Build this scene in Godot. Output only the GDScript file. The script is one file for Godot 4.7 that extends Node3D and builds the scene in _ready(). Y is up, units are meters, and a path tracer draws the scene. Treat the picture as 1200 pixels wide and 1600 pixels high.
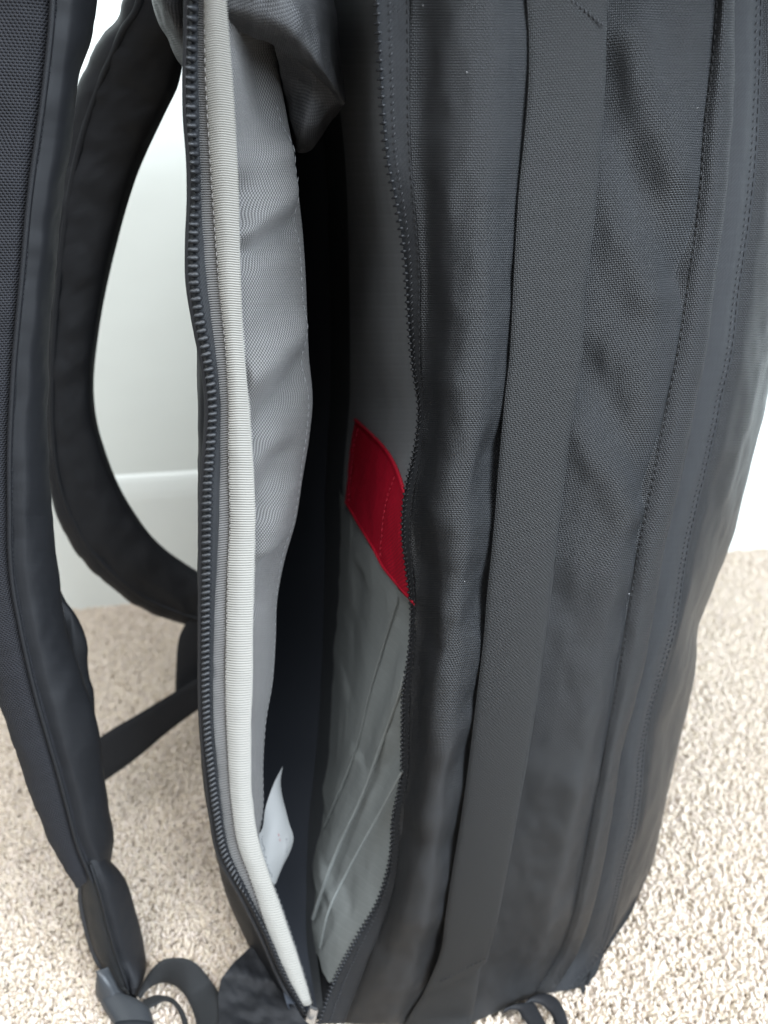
extends Node3D

# A black travel backpack standing on carpet, its back compartment unzipped. Lengths in metres unless a line says otherwise.
var shape := {}                                     # named lines in space, from which the cloth is stretched
var creases := {"gusset": [], "panel": [], "lining": [], "sleeve": []}
var mats := {}
var bag: Node3D
var ripple := FastNoiseLite.new()
var grain := FastNoiseLite.new()
var eye := Vector3(0, 0.455, 0)


func _ready():
	place_camera()
	light_scene()
	ripple.seed = 11
	ripple.frequency = 1.0
	ripple.fractal_octaves = 3
	grain.seed = 5
	grain.frequency = 1.0
	set_lines()
	make_materials()
	build_room()
	bag = Node3D.new()
	bag.name = "backpack"
	bag.set_meta("label", "black woven travel backpack standing on carpet with its rear compartment unzipped, grey lining showing")
	bag.set_meta("category", "backpack")
	add_child(bag)
	build_shell()
	build_right_side()
	build_zippers()
	build_lining()
	build_inside()
	build_straps()
	build_bottom()


# ------------------------------------------------------------------ camera and light
func place_camera():
	var cam := Camera3D.new()
	cam.name = "camera"
	cam.position = eye
	cam.rotation_degrees = Vector3(-25, 0, 0)
	var look := CameraAttributesPhysical.new()
	look.frustum_focal_length = 12.0 / tan(deg_to_rad(35.0))
	look.frustum_near = 0.02
	look.frustum_far = 40.0
	look.exposure_aperture = 4.8
	look.frustum_focus_distance = 0.31
	cam.attributes = look
	cam.fov = 70.0
	cam.near = 0.02
	cam.far = 40.0
	add_child(cam)
	cam.current = true


func light_scene():
	var around := WorldEnvironment.new()
	around.name = "surroundings"
	var e := Environment.new()
	e.background_mode = Environment.BG_COLOR
	e.background_color = Color(0.93, 0.95, 1.0)
	e.background_energy_multiplier = 0.22
	e.tonemap_mode = Environment.TONE_MAPPER_LINEAR
	e.tonemap_exposure = 1.0
	e.sdfgi_enabled = true
	e.ssao_enabled = true
	e.ssil_enabled = true
	around.environment = e
	add_child(around)
	window_or_added_light(Vector3(1.05, 0.95, 0.6), Vector3(0.05, 0.25, -0.4), Vector2(1.2, 1.2), 7.6, Color(0.9, 0.95, 1.0))
	window_or_added_light(Vector3(-0.1, 1.85, 0.3), Vector3(0, 0.2, -0.45), Vector2(1.4, 1.2), 5.8, Color(0.97, 0.985, 1.0))  # added overhead light, no window up there; brightens sleeve, carpet and wall


func window_or_added_light(at: Vector3, toward: Vector3, size: Vector2, energy: float, tint: Color):
	var w := AreaLight3D.new()
	w.name = "window_or_added_light"
	w.area_size = size
	w.light_color = tint
	w.light_energy = energy
	w.shadow_enabled = true
	w.position = at
	add_child(w, true)
	w.look_at(toward, Vector3.UP)


# ------------------------------------------------------------------ lines
func line(n: Array) -> PackedVector3Array:
	var p := PackedVector3Array()
	for i in n.size() / 3:
		p.append(Vector3(n[i * 3], n[i * 3 + 1], n[i * 3 + 2]) * 0.01)
	return p


func set_lines():
	shape["zip_edge"] = line([-0.36, 52.33, -31.4, -0.29, 51.13, -31.32, -0.22, 49.87, -31.22, -0.14, 48.58, -31.15, -0.05, 47.24, -31.09, 0.11, 45.85, -31.04, 0.44, 44.4, -31.01, 0.73, 42.89, -31.07, 0.9, 41.29, -31.19, 1.03, 39.6, -31.29, 1.21, 37.83, -31.4, 1.5, 35.99, -31.38, 1.36, 34.12, -31.21, 0.96, 32.18, -31.01, 0.84, 30.19, -30.76, 1.05, 28.14, -30.46, 1.29, 26.04, -30.13, 1.19, 23.85, -29.82, 0.93, 21.55, -29.52, 0.91, 19.15, -29.22, 0.86, 16.66, -28.91, 0.45, 14.09, -28.55, 0.29, 11.51, -28.11, -0.36, 8.96, -27.55, -1.68, 6.32, -26.99, -2.94, 3.19, -26.67, -3.85, 0.4, -26.05])
	shape["tape_seam"] = line([0.89, 52.29, -31.2, 0.9, 51.09, -31.12, 0.92, 49.84, -31.01, 0.94, 48.56, -30.91, 0.96, 47.23, -30.8, 1.04, 45.85, -30.7, 1.19, 44.42, -30.6, 1.35, 42.93, -30.6, 1.47, 41.36, -30.66, 1.49, 39.72, -30.68, 1.57, 37.99, -30.71, 1.8, 36.22, -30.63, 1.72, 34.41, -30.41, 1.37, 32.54, -30.18, 1.2, 30.6, -29.93, 1.37, 28.62, -29.63, 1.51, 26.57, -29.31, 1.46, 24.43, -29.02, 1.28, 22.18, -28.74, 1.26, 19.83, -28.47, 1.2, 17.37, -28.19, 0.83, 14.82, -27.88, 0.76, 12.2, -27.53, 0.38, 9.59, -27.08, -0.46, 6.91, -26.59, -1.39, 3.77, -26.31, -2.35, 0.43, -26.04])
	shape["panel_a"] = line([1.36, 52.2, -30.8, 1.38, 51.03, -30.79, 1.42, 49.8, -30.73, 1.44, 48.53, -30.65, 1.47, 47.21, -30.57, 1.53, 45.85, -30.48, 1.65, 44.43, -30.41, 1.8, 42.94, -30.41, 1.91, 41.39, -30.41, 1.92, 39.78, -30.34, 1.98, 38.11, -30.23, 2.16, 36.39, -30.06, 2.08, 34.62, -29.84, 1.78, 32.78, -29.62, 1.62, 30.87, -29.38, 1.76, 28.91, -29.12, 1.87, 26.87, -28.85, 1.82, 24.76, -28.56, 1.65, 22.55, -28.28, 1.61, 20.26, -27.98, 1.53, 17.88, -27.68, 1.19, 15.42, -27.34, 1.09, 12.92, -26.94, 0.73, 10.29, -26.55, -0.02, 7.39, -26.26, -0.91, 4.17, -26.06, -1.92, 0.71, -25.87])
	shape["panel_b"] = line([2.26, 52.03, -30, 2.3, 50.88, -29.96, 2.37, 49.69, -29.89, 2.4, 48.45, -29.79, 2.42, 47.16, -29.68, 2.44, 45.84, -29.56, 2.51, 44.46, -29.42, 2.61, 43.04, -29.26, 2.68, 41.57, -29.11, 2.68, 40.05, -28.94, 2.72, 38.47, -28.75, 2.81, 36.85, -28.56, 2.74, 35.16, -28.34, 2.51, 33.43, -28.11, 2.39, 31.63, -27.86, 2.46, 29.76, -27.62, 2.51, 27.82, -27.37, 2.46, 25.79, -27.14, 2.3, 23.66, -26.91, 2.24, 21.43, -26.69, 2.15, 19.09, -26.47, 1.86, 16.62, -26.25, 1.73, 14.01, -26.04, 1.41, 11.18, -25.88, 0.84, 8.12, -25.75, 0.03, 4.7, -25.73, -1.09, 0.71, -25.87])
	shape["panel_c"] = line([3.48, 51.98, -29.8, 3.54, 50.84, -29.72, 3.65, 49.65, -29.61, 3.7, 48.42, -29.48, 3.7, 47.14, -29.34, 3.68, 45.83, -29.18, 3.68, 44.47, -29.02, 3.72, 43.07, -28.85, 3.76, 41.63, -28.67, 3.76, 40.13, -28.48, 3.76, 38.59, -28.28, 3.75, 36.99, -28.08, 3.69, 35.33, -27.89, 3.55, 33.6, -27.7, 3.47, 31.8, -27.53, 3.47, 29.92, -27.35, 3.46, 27.96, -27.16, 3.41, 25.91, -26.97, 3.26, 23.78, -26.77, 3.16, 21.55, -26.56, 3.04, 19.21, -26.35, 2.81, 16.73, -26.15, 2.63, 14.09, -25.97, 2.34, 11.24, -25.83, 1.97, 8.14, -25.74, 1.26, 4.68, -25.73, 0.01, 0.71, -25.87])
	shape["panel_d"] = line([4.52, 52.16, -30.6, 4.6, 50.98, -30.52, 4.75, 49.76, -30.41, 4.82, 48.49, -30.27, 4.81, 47.19, -30.13, 4.75, 45.84, -29.97, 4.71, 44.45, -29.8, 4.71, 43.01, -29.63, 4.72, 41.52, -29.46, 4.73, 39.98, -29.28, 4.71, 38.39, -29.11, 4.63, 36.73, -28.93, 4.57, 35.01, -28.75, 4.5, 33.23, -28.57, 4.44, 31.37, -28.38, 4.37, 29.44, -28.18, 4.32, 27.43, -27.98, 4.25, 25.33, -27.78, 4.11, 23.13, -27.57, 3.98, 20.83, -27.36, 3.83, 18.41, -27.15, 3.63, 15.87, -26.94, 3.4, 13.18, -26.72, 3.12, 10.35, -26.5, 2.89, 7.33, -26.3, 2.21, 4.05, -26.13, 0.84, 0.43, -26.04])
	shape["panel_e"] = line([4.98, 52.25, -31, 5.07, 51.06, -30.94, 5.25, 49.82, -30.84, 5.32, 48.54, -30.72, 5.31, 47.21, -30.59, 5.24, 45.85, -30.44, 5.18, 44.43, -30.29, 5.17, 42.97, -30.13, 5.17, 41.45, -29.96, 5.18, 39.89, -29.79, 5.15, 38.26, -29.61, 5.04, 36.58, -29.43, 4.97, 34.84, -29.24, 4.93, 33.02, -29.04, 4.88, 31.14, -28.84, 4.78, 29.18, -28.64, 4.7, 27.13, -28.44, 4.64, 25, -28.23, 4.49, 22.76, -28.02, 4.35, 20.42, -27.81, 4.19, 17.96, -27.6, 4.01, 15.36, -27.39, 3.75, 12.63, -27.18, 3.48, 9.74, -26.96, 3.31, 6.68, -26.74, 2.64, 3.44, -26.52, 1.19, 0.4, -26.05])
	shape["panel_f"] = line([5.6, 52.31, -31.3, 5.7, 51.11, -31.25, 5.9, 49.87, -31.16, 5.99, 48.57, -31.06, 5.97, 47.23, -30.94, 5.89, 45.85, -30.8, 5.8, 44.42, -30.66, 5.77, 42.93, -30.51, 5.75, 41.4, -30.35, 5.77, 39.81, -30.18, 5.73, 38.17, -30, 5.56, 36.46, -29.82, 5.5, 34.69, -29.63, 5.5, 32.86, -29.43, 5.46, 30.95, -29.23, 5.33, 28.96, -29.03, 5.22, 26.89, -28.81, 5.15, 24.73, -28.6, 5, 22.48, -28.38, 4.84, 20.12, -28.15, 4.66, 17.64, -27.92, 4.49, 15.04, -27.68, 4.2, 12.31, -27.45, 3.94, 9.42, -27.2, 3.85, 6.38, -26.95, 3.22, 3.15, -26.7, 1.68, 0.4, -26.05])
	shape["strap_l"] = line([4.86, 52.18, -30.7, 4.94, 51.04, -30.64, 5.1, 49.85, -30.55, 5.18, 48.62, -30.44, 5.18, 47.35, -30.31, 5.12, 46.04, -30.17, 5.05, 44.68, -30.02, 5.04, 43.28, -29.87, 5.04, 41.83, -29.71, 5.05, 40.34, -29.55, 5.05, 38.79, -29.38, 4.95, 37.19, -29.2, 4.88, 35.53, -29.01, 4.82, 33.81, -28.82, 4.78, 32.03, -28.62, 4.71, 30.19, -28.41, 4.61, 28.27, -28.2, 4.56, 26.28, -27.97, 4.44, 24.21, -27.74, 4.3, 22.05, -27.5, 4.16, 19.79, -27.26, 3.99, 17.43, -27.02, 3.78, 14.96, -26.77, 3.51, 12.36, -26.51, 3.28, 9.63, -26.26, 3.06, 6.71, -26.03, 2.2, 3.6, -25.8])
	shape["strap_r"] = line([7.89, 52.29, -31.2, 7.92, 51.16, -31.13, 7.99, 49.99, -31.02, 8.07, 48.78, -30.89, 8.11, 47.54, -30.75, 8.11, 46.25, -30.6, 8.13, 44.93, -30.45, 8.09, 43.57, -30.28, 8.03, 42.16, -30.11, 7.98, 40.71, -29.94, 8.07, 39.21, -29.76, 8.05, 37.67, -29.58, 7.9, 36.07, -29.39, 7.79, 34.41, -29.2, 7.73, 32.7, -29, 7.66, 30.92, -28.79, 7.62, 29.08, -28.58, 7.56, 27.18, -28.37, 7.47, 25.19, -28.14, 7.36, 23.13, -27.91, 7.23, 20.99, -27.68, 7.05, 18.75, -27.44, 6.84, 16.4, -27.2, 6.64, 13.95, -26.96, 6.39, 11.38, -26.71, 6.12, 8.66, -26.46, 5.73, 5.77, -26.24])
	shape["strap_tail_l"] = line([3.25, 5.43, -26.36, 2.96, 4.74, -26.28, 2.66, 4.04, -26.21, 2.35, 3.33, -26.13, 2.03, 2.61, -26.06, 1.7, 1.88, -25.99, 1.4, 1.15, -25.91, 1.12, 0.4, -25.84])
	shape["strap_tail_r"] = line([5.78, 6.46, -26.73, 5.63, 5.58, -26.64, 5.49, 4.68, -26.55, 5.4, 3.77, -26.46, 5.34, 2.84, -26.36, 5.26, 1.9, -26.27, 5.18, 0.94, -26.18, 5.04, 0.4, -25.84])
	shape["gusset_a"] = line([6.67, 52.4, -31.7, 6.72, 51.18, -31.62, 6.84, 49.91, -31.51, 6.92, 48.61, -31.37, 6.92, 47.25, -31.22, 6.91, 45.85, -31.06, 6.88, 44.41, -30.89, 6.84, 42.92, -30.71, 6.81, 41.38, -30.52, 6.82, 39.79, -30.32, 6.85, 38.15, -30.11, 6.72, 36.44, -29.9, 6.6, 34.68, -29.69, 6.54, 32.85, -29.47, 6.47, 30.95, -29.24, 6.4, 28.98, -29.01, 6.33, 26.93, -28.77, 6.25, 24.79, -28.54, 6.11, 22.56, -28.29, 5.97, 20.23, -28.05, 5.78, 17.78, -27.8, 5.57, 15.22, -27.54, 5.33, 12.52, -27.29, 5.05, 9.68, -27.03, 4.8, 6.58, -26.83, 4.17, 3.21, -26.68, 3.34, 0.4, -26.07])
	shape["gusset_b"] = line([8.04, 52.42, -31.8, 8.07, 51.2, -31.72, 8.15, 49.93, -31.61, 8.24, 48.62, -31.47, 8.25, 47.26, -31.32, 8.28, 45.86, -31.16, 8.28, 44.42, -30.99, 8.23, 42.92, -30.8, 8.16, 41.38, -30.61, 8.17, 39.79, -30.42, 8.25, 38.14, -30.21, 8.1, 36.43, -30, 7.95, 34.66, -29.78, 7.88, 32.83, -29.56, 7.81, 30.93, -29.34, 7.75, 28.96, -29.1, 7.69, 26.9, -28.87, 7.6, 24.76, -28.63, 7.48, 22.52, -28.39, 7.33, 20.19, -28.14, 7.13, 17.74, -27.89, 6.91, 15.17, -27.63, 6.69, 12.47, -27.38, 6.41, 9.62, -27.12, 6.1, 6.52, -26.92, 5.5, 3.13, -26.79, 5.17, 0.4, -26.12])
	shape["gusset_c"] = line([9.14, 52.4, -31.7, 9.2, 51.19, -31.61, 9.28, 49.93, -31.48, 9.35, 48.63, -31.34, 9.36, 47.29, -31.18, 9.4, 45.91, -31, 9.42, 44.49, -30.82, 9.38, 43.01, -30.63, 9.32, 41.5, -30.43, 9.32, 39.93, -30.23, 9.35, 38.31, -30.02, 9.2, 36.63, -29.8, 9.05, 34.9, -29.59, 8.96, 33.1, -29.37, 8.87, 31.23, -29.14, 8.8, 29.29, -28.92, 8.73, 27.27, -28.7, 8.65, 25.16, -28.47, 8.55, 22.96, -28.24, 8.42, 20.66, -28.01, 8.24, 18.25, -27.78, 8.06, 15.69, -27.56, 7.88, 12.96, -27.38, 7.66, 10.04, -27.22, 7.41, 6.9, -27.08, 6.86, 3.32, -27.09, 6.27, 0.4, -26.55])
	shape["gusset_d"] = line([10.66, 52.42, -31.8, 10.77, 51.22, -31.69, 10.85, 49.97, -31.55, 10.89, 48.69, -31.38, 10.89, 47.36, -31.2, 10.94, 46, -31.01, 10.98, 44.59, -30.81, 10.96, 43.14, -30.6, 10.91, 41.65, -30.39, 10.88, 40.11, -30.17, 10.85, 38.53, -29.96, 10.71, 36.88, -29.74, 10.56, 35.19, -29.52, 10.44, 33.42, -29.31, 10.32, 31.59, -29.09, 10.22, 29.69, -28.88, 10.17, 27.71, -28.67, 10.08, 25.64, -28.46, 10.01, 23.48, -28.25, 9.91, 21.21, -28.04, 9.77, 18.84, -27.83, 9.62, 16.34, -27.63, 9.48, 13.65, -27.46, 9.32, 10.76, -27.34, 9.16, 7.61, -27.27, 8.73, 3.75, -27.53, 7.8, 0.4, -27.28])
	shape["gusset_e"] = line([11.67, 52.49, -32.1, 11.81, 51.28, -32, 11.9, 50.03, -31.87, 11.94, 48.73, -31.71, 11.94, 47.4, -31.54, 12, 46.03, -31.36, 12.06, 44.61, -31.17, 12.06, 43.15, -30.97, 12.02, 41.65, -30.76, 11.98, 40.1, -30.55, 11.91, 38.5, -30.34, 11.76, 36.84, -30.12, 11.62, 35.13, -29.91, 11.49, 33.35, -29.69, 11.34, 31.51, -29.48, 11.24, 29.59, -29.28, 11.18, 27.58, -29.07, 11.1, 25.49, -28.87, 11.04, 23.3, -28.67, 10.95, 21.01, -28.48, 10.83, 18.6, -28.28, 10.71, 16.07, -28.08, 10.58, 13.37, -27.91, 10.44, 10.47, -27.78, 10.31, 7.31, -27.7, 9.9, 3.4, -27.98, 8.67, 0.4, -27.5])
	shape["groove"] = line([11.97, 52.53, -32.3, 12.12, 51.32, -32.21, 12.22, 50.06, -32.09, 12.26, 48.76, -31.94, 12.26, 47.42, -31.78, 12.33, 46.04, -31.61, 12.4, 44.62, -31.42, 12.41, 43.15, -31.23, 12.37, 41.63, -31.03, 12.33, 40.07, -30.83, 12.26, 38.45, -30.62, 12.11, 36.79, -30.41, 11.96, 35.06, -30.19, 11.83, 33.27, -29.97, 11.68, 31.41, -29.76, 11.56, 29.48, -29.55, 11.51, 27.46, -29.35, 11.43, 25.35, -29.14, 11.37, 23.15, -28.94, 11.28, 20.84, -28.75, 11.17, 18.42, -28.55, 11.05, 15.86, -28.36, 10.93, 13.13, -28.2, 10.8, 10.18, -28.08, 10.69, 6.96, -28.03, 10.28, 3.04, -28.3, 8.93, 0.4, -27.58])
	shape["flap_a"] = line([12.2, 52.46, -32, 12.36, 51.27, -31.92, 12.51, 50.03, -31.81, 12.63, 48.75, -31.67, 12.69, 47.42, -31.52, 12.77, 46.06, -31.36, 12.85, 44.65, -31.19, 12.86, 43.2, -31.01, 12.84, 41.7, -30.83, 12.84, 40.15, -30.63, 12.79, 38.55, -30.43, 12.67, 36.9, -30.23, 12.54, 35.19, -30.01, 12.42, 33.42, -29.8, 12.25, 31.58, -29.59, 12.11, 29.66, -29.39, 12.06, 27.66, -29.2, 12, 25.56, -29.01, 11.92, 23.37, -28.83, 11.77, 21.07, -28.65, 11.59, 18.66, -28.47, 11.52, 16.11, -28.29, 11.46, 13.39, -28.15, 11.37, 10.45, -28.05, 11.25, 7.23, -28.02, 10.89, 3.35, -28.28, 9.64, 0.4, -27.77])
	shape["flap_edge"] = line([12.66, 52.53, -32.3, 12.82, 51.32, -32.22, 13.02, 50.07, -32.11, 13.22, 48.78, -31.97, 13.34, 47.45, -31.82, 13.44, 46.07, -31.66, 13.51, 44.65, -31.49, 13.53, 43.19, -31.31, 13.53, 41.68, -31.12, 13.55, 40.12, -30.92, 13.53, 38.5, -30.72, 13.42, 36.84, -30.51, 13.32, 35.12, -30.3, 13.2, 33.33, -30.08, 13, 31.48, -29.88, 12.85, 29.54, -29.68, 12.8, 27.52, -29.5, 12.76, 25.4, -29.32, 12.65, 23.18, -29.15, 12.44, 20.84, -28.98, 12.19, 18.39, -28.82, 12.17, 15.81, -28.65, 12.16, 13.04, -28.52, 12.12, 10.05, -28.44, 11.98, 6.77, -28.43, 11.64, 2.84, -28.7, 10.25, 0.4, -27.85])
	shape["band_in"] = line([12.75, 52.66, -32.9, 12.92, 51.43, -32.82, 13.12, 50.16, -32.7, 13.32, 48.84, -32.56, 13.44, 47.48, -32.41, 13.54, 46.08, -32.25, 13.6, 44.63, -32.07, 13.62, 43.14, -31.89, 13.62, 41.6, -31.7, 13.64, 40.02, -31.5, 13.61, 38.37, -31.29, 13.51, 36.68, -31.08, 13.39, 34.93, -30.86, 13.27, 33.11, -30.64, 13.07, 31.22, -30.43, 12.9, 29.24, -30.23, 12.85, 27.18, -30.05, 12.8, 25.03, -29.86, 12.69, 22.77, -29.69, 12.47, 20.39, -29.51, 12.21, 17.9, -29.34, 12.18, 15.26, -29.18, 12.17, 12.44, -29.05, 12.13, 9.39, -28.97, 11.97, 6.07, -28.95, 11.57, 2.22, -29.12, 10.01, 0.4, -27.85])
	shape["band_mid"] = line([13.54, 52.7, -33.1, 13.72, 51.47, -33.02, 13.91, 50.19, -32.9, 14.11, 48.87, -32.76, 14.26, 47.5, -32.61, 14.38, 46.09, -32.44, 14.46, 44.64, -32.27, 14.49, 43.14, -32.08, 14.47, 41.6, -31.89, 14.51, 40, -31.69, 14.52, 38.35, -31.48, 14.39, 36.65, -31.27, 14.28, 34.89, -31.05, 14.14, 33.06, -30.83, 13.94, 31.17, -30.61, 13.8, 29.19, -30.41, 13.77, 27.13, -30.2, 13.74, 24.98, -30.01, 13.54, 22.72, -29.82, 13.27, 20.36, -29.63, 13.13, 17.87, -29.44, 13.22, 15.25, -29.27, 13.26, 12.41, -29.15, 13.11, 9.33, -29.09, 13.01, 5.96, -29.1, 12.76, 2.08, -29.3, 10.81, 0.4, -27.93])
	shape["band_out"] = line([14.47, 52.94, -34.2, 14.66, 51.67, -34.1, 14.84, 50.34, -33.96, 15.02, 48.98, -33.79, 15.2, 47.57, -33.62, 15.33, 46.12, -33.42, 15.41, 44.63, -33.22, 15.44, 43.09, -33.01, 15.4, 41.5, -32.8, 15.44, 39.87, -32.58, 15.47, 38.18, -32.35, 15.32, 36.43, -32.13, 15.2, 34.63, -31.9, 15.04, 32.76, -31.67, 14.85, 30.81, -31.45, 14.72, 28.79, -31.24, 14.71, 26.68, -31.03, 14.69, 24.47, -30.82, 14.41, 22.16, -30.63, 14.1, 19.74, -30.43, 14.06, 17.19, -30.24, 14.24, 14.5, -30.06, 14.32, 11.58, -29.95, 14.07, 8.42, -29.9, 13.98, 5, -29.88, 13.78, 1.26, -29.92, 11.32, 0.4, -28])
	shape["front_a"] = line([15.38, 53.01, -34.5, 15.55, 51.72, -34.4, 15.71, 50.39, -34.26, 15.88, 49.01, -34.09, 16.03, 47.59, -33.91, 16.15, 46.13, -33.72, 16.22, 44.63, -33.52, 16.23, 43.07, -33.31, 16.18, 41.48, -33.09, 16.18, 39.83, -32.87, 16.16, 38.12, -32.64, 16.03, 36.37, -32.41, 15.92, 34.55, -32.18, 15.74, 32.66, -31.95, 15.57, 30.7, -31.73, 15.41, 28.66, -31.53, 15.25, 26.52, -31.33, 15.15, 24.29, -31.14, 15.02, 21.95, -30.95, 14.78, 19.49, -30.77, 14.72, 16.91, -30.59, 14.83, 14.18, -30.42, 14.89, 11.22, -30.32, 14.67, 8.02, -30.27, 14.43, 4.58, -30.24, 13.94, 0.9, -30.22, 11.53, 0.4, -28.05])
	shape["front_b"] = line([17.34, 53.4, -36.3, 17.48, 52.05, -36.19, 17.62, 50.65, -36.03, 17.76, 49.2, -35.85, 17.88, 47.71, -35.65, 17.98, 46.18, -35.44, 18.04, 44.6, -35.22, 18.02, 42.98, -34.99, 17.94, 41.3, -34.75, 17.87, 39.58, -34.51, 17.8, 37.8, -34.27, 17.67, 35.96, -34.03, 17.57, 34.05, -33.78, 17.37, 32.08, -33.54, 17.21, 30.03, -33.31, 16.98, 27.89, -33.09, 16.61, 25.67, -32.87, 16.33, 23.34, -32.66, 16.42, 20.91, -32.45, 16.25, 18.36, -32.23, 16.13, 15.7, -32.02, 16.12, 12.9, -31.79, 16.08, 9.94, -31.58, 15.83, 6.82, -31.38, 15.29, 3.51, -31.17, 14.22, 0.4, -30.69, 11.92, 0.4, -28.18])
	shape["front_edge"] = line([20.1, 54.27, -40.3, 20.23, 52.77, -40.15, 20.35, 51.22, -39.95, 20.46, 49.62, -39.72, 20.57, 47.98, -39.48, 20.64, 46.29, -39.23, 20.68, 44.55, -38.96, 20.64, 42.76, -38.69, 20.52, 40.92, -38.4, 20.38, 39.03, -38.11, 20.24, 37.08, -37.81, 20.09, 35.07, -37.51, 19.98, 33, -37.2, 19.71, 30.86, -36.88, 19.53, 28.65, -36.57, 19.21, 26.36, -36.25, 18.61, 23.99, -35.93, 18.12, 21.52, -35.61, 18.32, 18.97, -35.28, 18.15, 16.32, -34.93, 17.95, 13.57, -34.57, 17.78, 10.72, -34.19, 17.6, 7.79, -33.77, 17.27, 4.76, -33.31, 16.47, 1.61, -32.85, 14.45, 0.4, -30.96, 12.46, 0.4, -28.42])
	shape["front_back"] = line([23.5, 55.9, -47.8, 23.64, 54.16, -47.61, 23.77, 52.36, -47.37, 23.89, 50.51, -47.11, 24.01, 48.61, -46.82, 24.09, 46.66, -46.53, 24.13, 44.65, -46.21, 24.1, 42.59, -45.89, 23.96, 40.47, -45.55, 23.78, 38.3, -45.2, 23.61, 36.06, -44.84, 23.42, 33.76, -44.47, 23.28, 31.39, -44.08, 22.96, 28.95, -43.69, 22.72, 26.44, -43.29, 22.39, 23.84, -42.89, 21.79, 21.16, -42.48, 21.04, 18.39, -42.06, 20.98, 15.54, -41.62, 20.91, 12.59, -41.17, 20.76, 9.56, -40.68, 20.36, 6.44, -40.17, 20.1, 3.39, -39.47, 19.61, 0.49, -38.56, 18.84, 0.4, -37.68, 17.56, 0.4, -37.04, 16.31, 0.4, -36.68])
	shape["front_far"] = line([24.69, 57.86, -56.8, 24.83, 55.94, -56.68, 24.97, 53.96, -56.5, 25.11, 51.91, -56.29, 25.23, 49.81, -56.06, 25.33, 47.64, -55.81, 25.39, 45.41, -55.54, 25.39, 43.12, -55.26, 25.27, 40.76, -54.97, 25.08, 38.34, -54.67, 24.87, 35.84, -54.35, 24.66, 33.27, -54.03, 24.44, 30.62, -53.7, 24.27, 27.89, -53.36, 23.88, 25.07, -53.01, 23.6, 22.17, -52.64, 23.19, 19.18, -52.25, 22.49, 16.1, -51.84, 21.57, 12.92, -51.41, 21.28, 9.64, -50.97, 21.46, 6.24, -50.52, 21.08, 2.73, -50.05, 20.63, 0.4, -49.58, 20.36, 0.4, -49.1, 20.08, 0.4, -48.62, 19.62, 0.4, -48.13, 18.63, 0.4, -47.64])
	shape["zip_left"] = line([-6.6, 52.25, -31, -6.72, 51.07, -30.95, -6.86, 49.84, -30.87, -7.01, 48.56, -30.76, -7.1, 47.24, -30.64, -7.11, 45.88, -30.51, -7.2, 44.47, -30.37, -7.4, 43.01, -30.23, -7.51, 41.5, -30.08, -7.39, 39.93, -29.92, -7.2, 38.3, -29.77, -7.15, 36.61, -29.63, -7.38, 34.86, -29.48, -7.67, 33.03, -29.32, -7.86, 31.13, -29.15, -8.04, 29.15, -28.97, -8.23, 27.08, -28.79, -8.42, 24.93, -28.6, -8.6, 22.67, -28.4, -8.72, 20.32, -28.19, -8.72, 17.85, -27.97, -8.66, 15.27, -27.75, -8.43, 12.56, -27.51, -7.46, 9.71, -27.26, -6.51, 6.71, -27, -5.66, 3.53, -26.74, -4.46, 0.4, -26.33])
	shape["zip_left_out"] = line([-6.98, 52.38, -31.6, -7.11, 51.17, -31.55, -7.25, 49.92, -31.47, -7.41, 48.62, -31.36, -7.51, 47.28, -31.24, -7.52, 45.89, -31.11, -7.62, 44.45, -30.96, -7.82, 42.96, -30.81, -7.94, 41.42, -30.66, -7.82, 39.82, -30.5, -7.63, 38.17, -30.34, -7.58, 36.45, -30.17, -7.82, 34.66, -30.01, -8.11, 32.8, -29.84, -8.32, 30.87, -29.67, -8.51, 28.85, -29.5, -8.71, 26.74, -29.31, -8.91, 24.54, -29.12, -9.11, 22.25, -28.93, -9.24, 19.85, -28.72, -9.24, 17.33, -28.5, -9.2, 14.7, -28.27, -8.97, 11.94, -28.02, -7.99, 9.04, -27.77, -7.04, 5.98, -27.51, -6.18, 2.74, -27.24, -4.88, 0.4, -26.33])
	shape["bind_a"] = line([-6.44, 52.31, -31.3, -6.56, 51.14, -31.25, -6.69, 49.91, -31.17, -6.8, 48.64, -31.07, -6.88, 47.33, -30.95, -6.97, 45.98, -30.82, -7.05, 44.57, -30.68, -7.09, 43.12, -30.53, -7.09, 41.62, -30.38, -7.01, 40.07, -30.23, -6.92, 38.46, -30.08, -6.88, 36.78, -29.93, -7.02, 35.04, -29.78, -7.18, 33.23, -29.63, -7.36, 31.35, -29.46, -7.61, 29.4, -29.28, -7.86, 27.36, -29.1, -8.09, 25.23, -28.91, -8.3, 23.01, -28.71, -8.45, 20.69, -28.51, -8.48, 18.26, -28.3, -8.46, 15.72, -28.07, -8.34, 13.06, -27.84, -7.77, 10.27, -27.59, -7, 7.33, -27.34, -6.24, 4.22, -27.08, -5.16, 0.92, -26.82])
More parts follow.
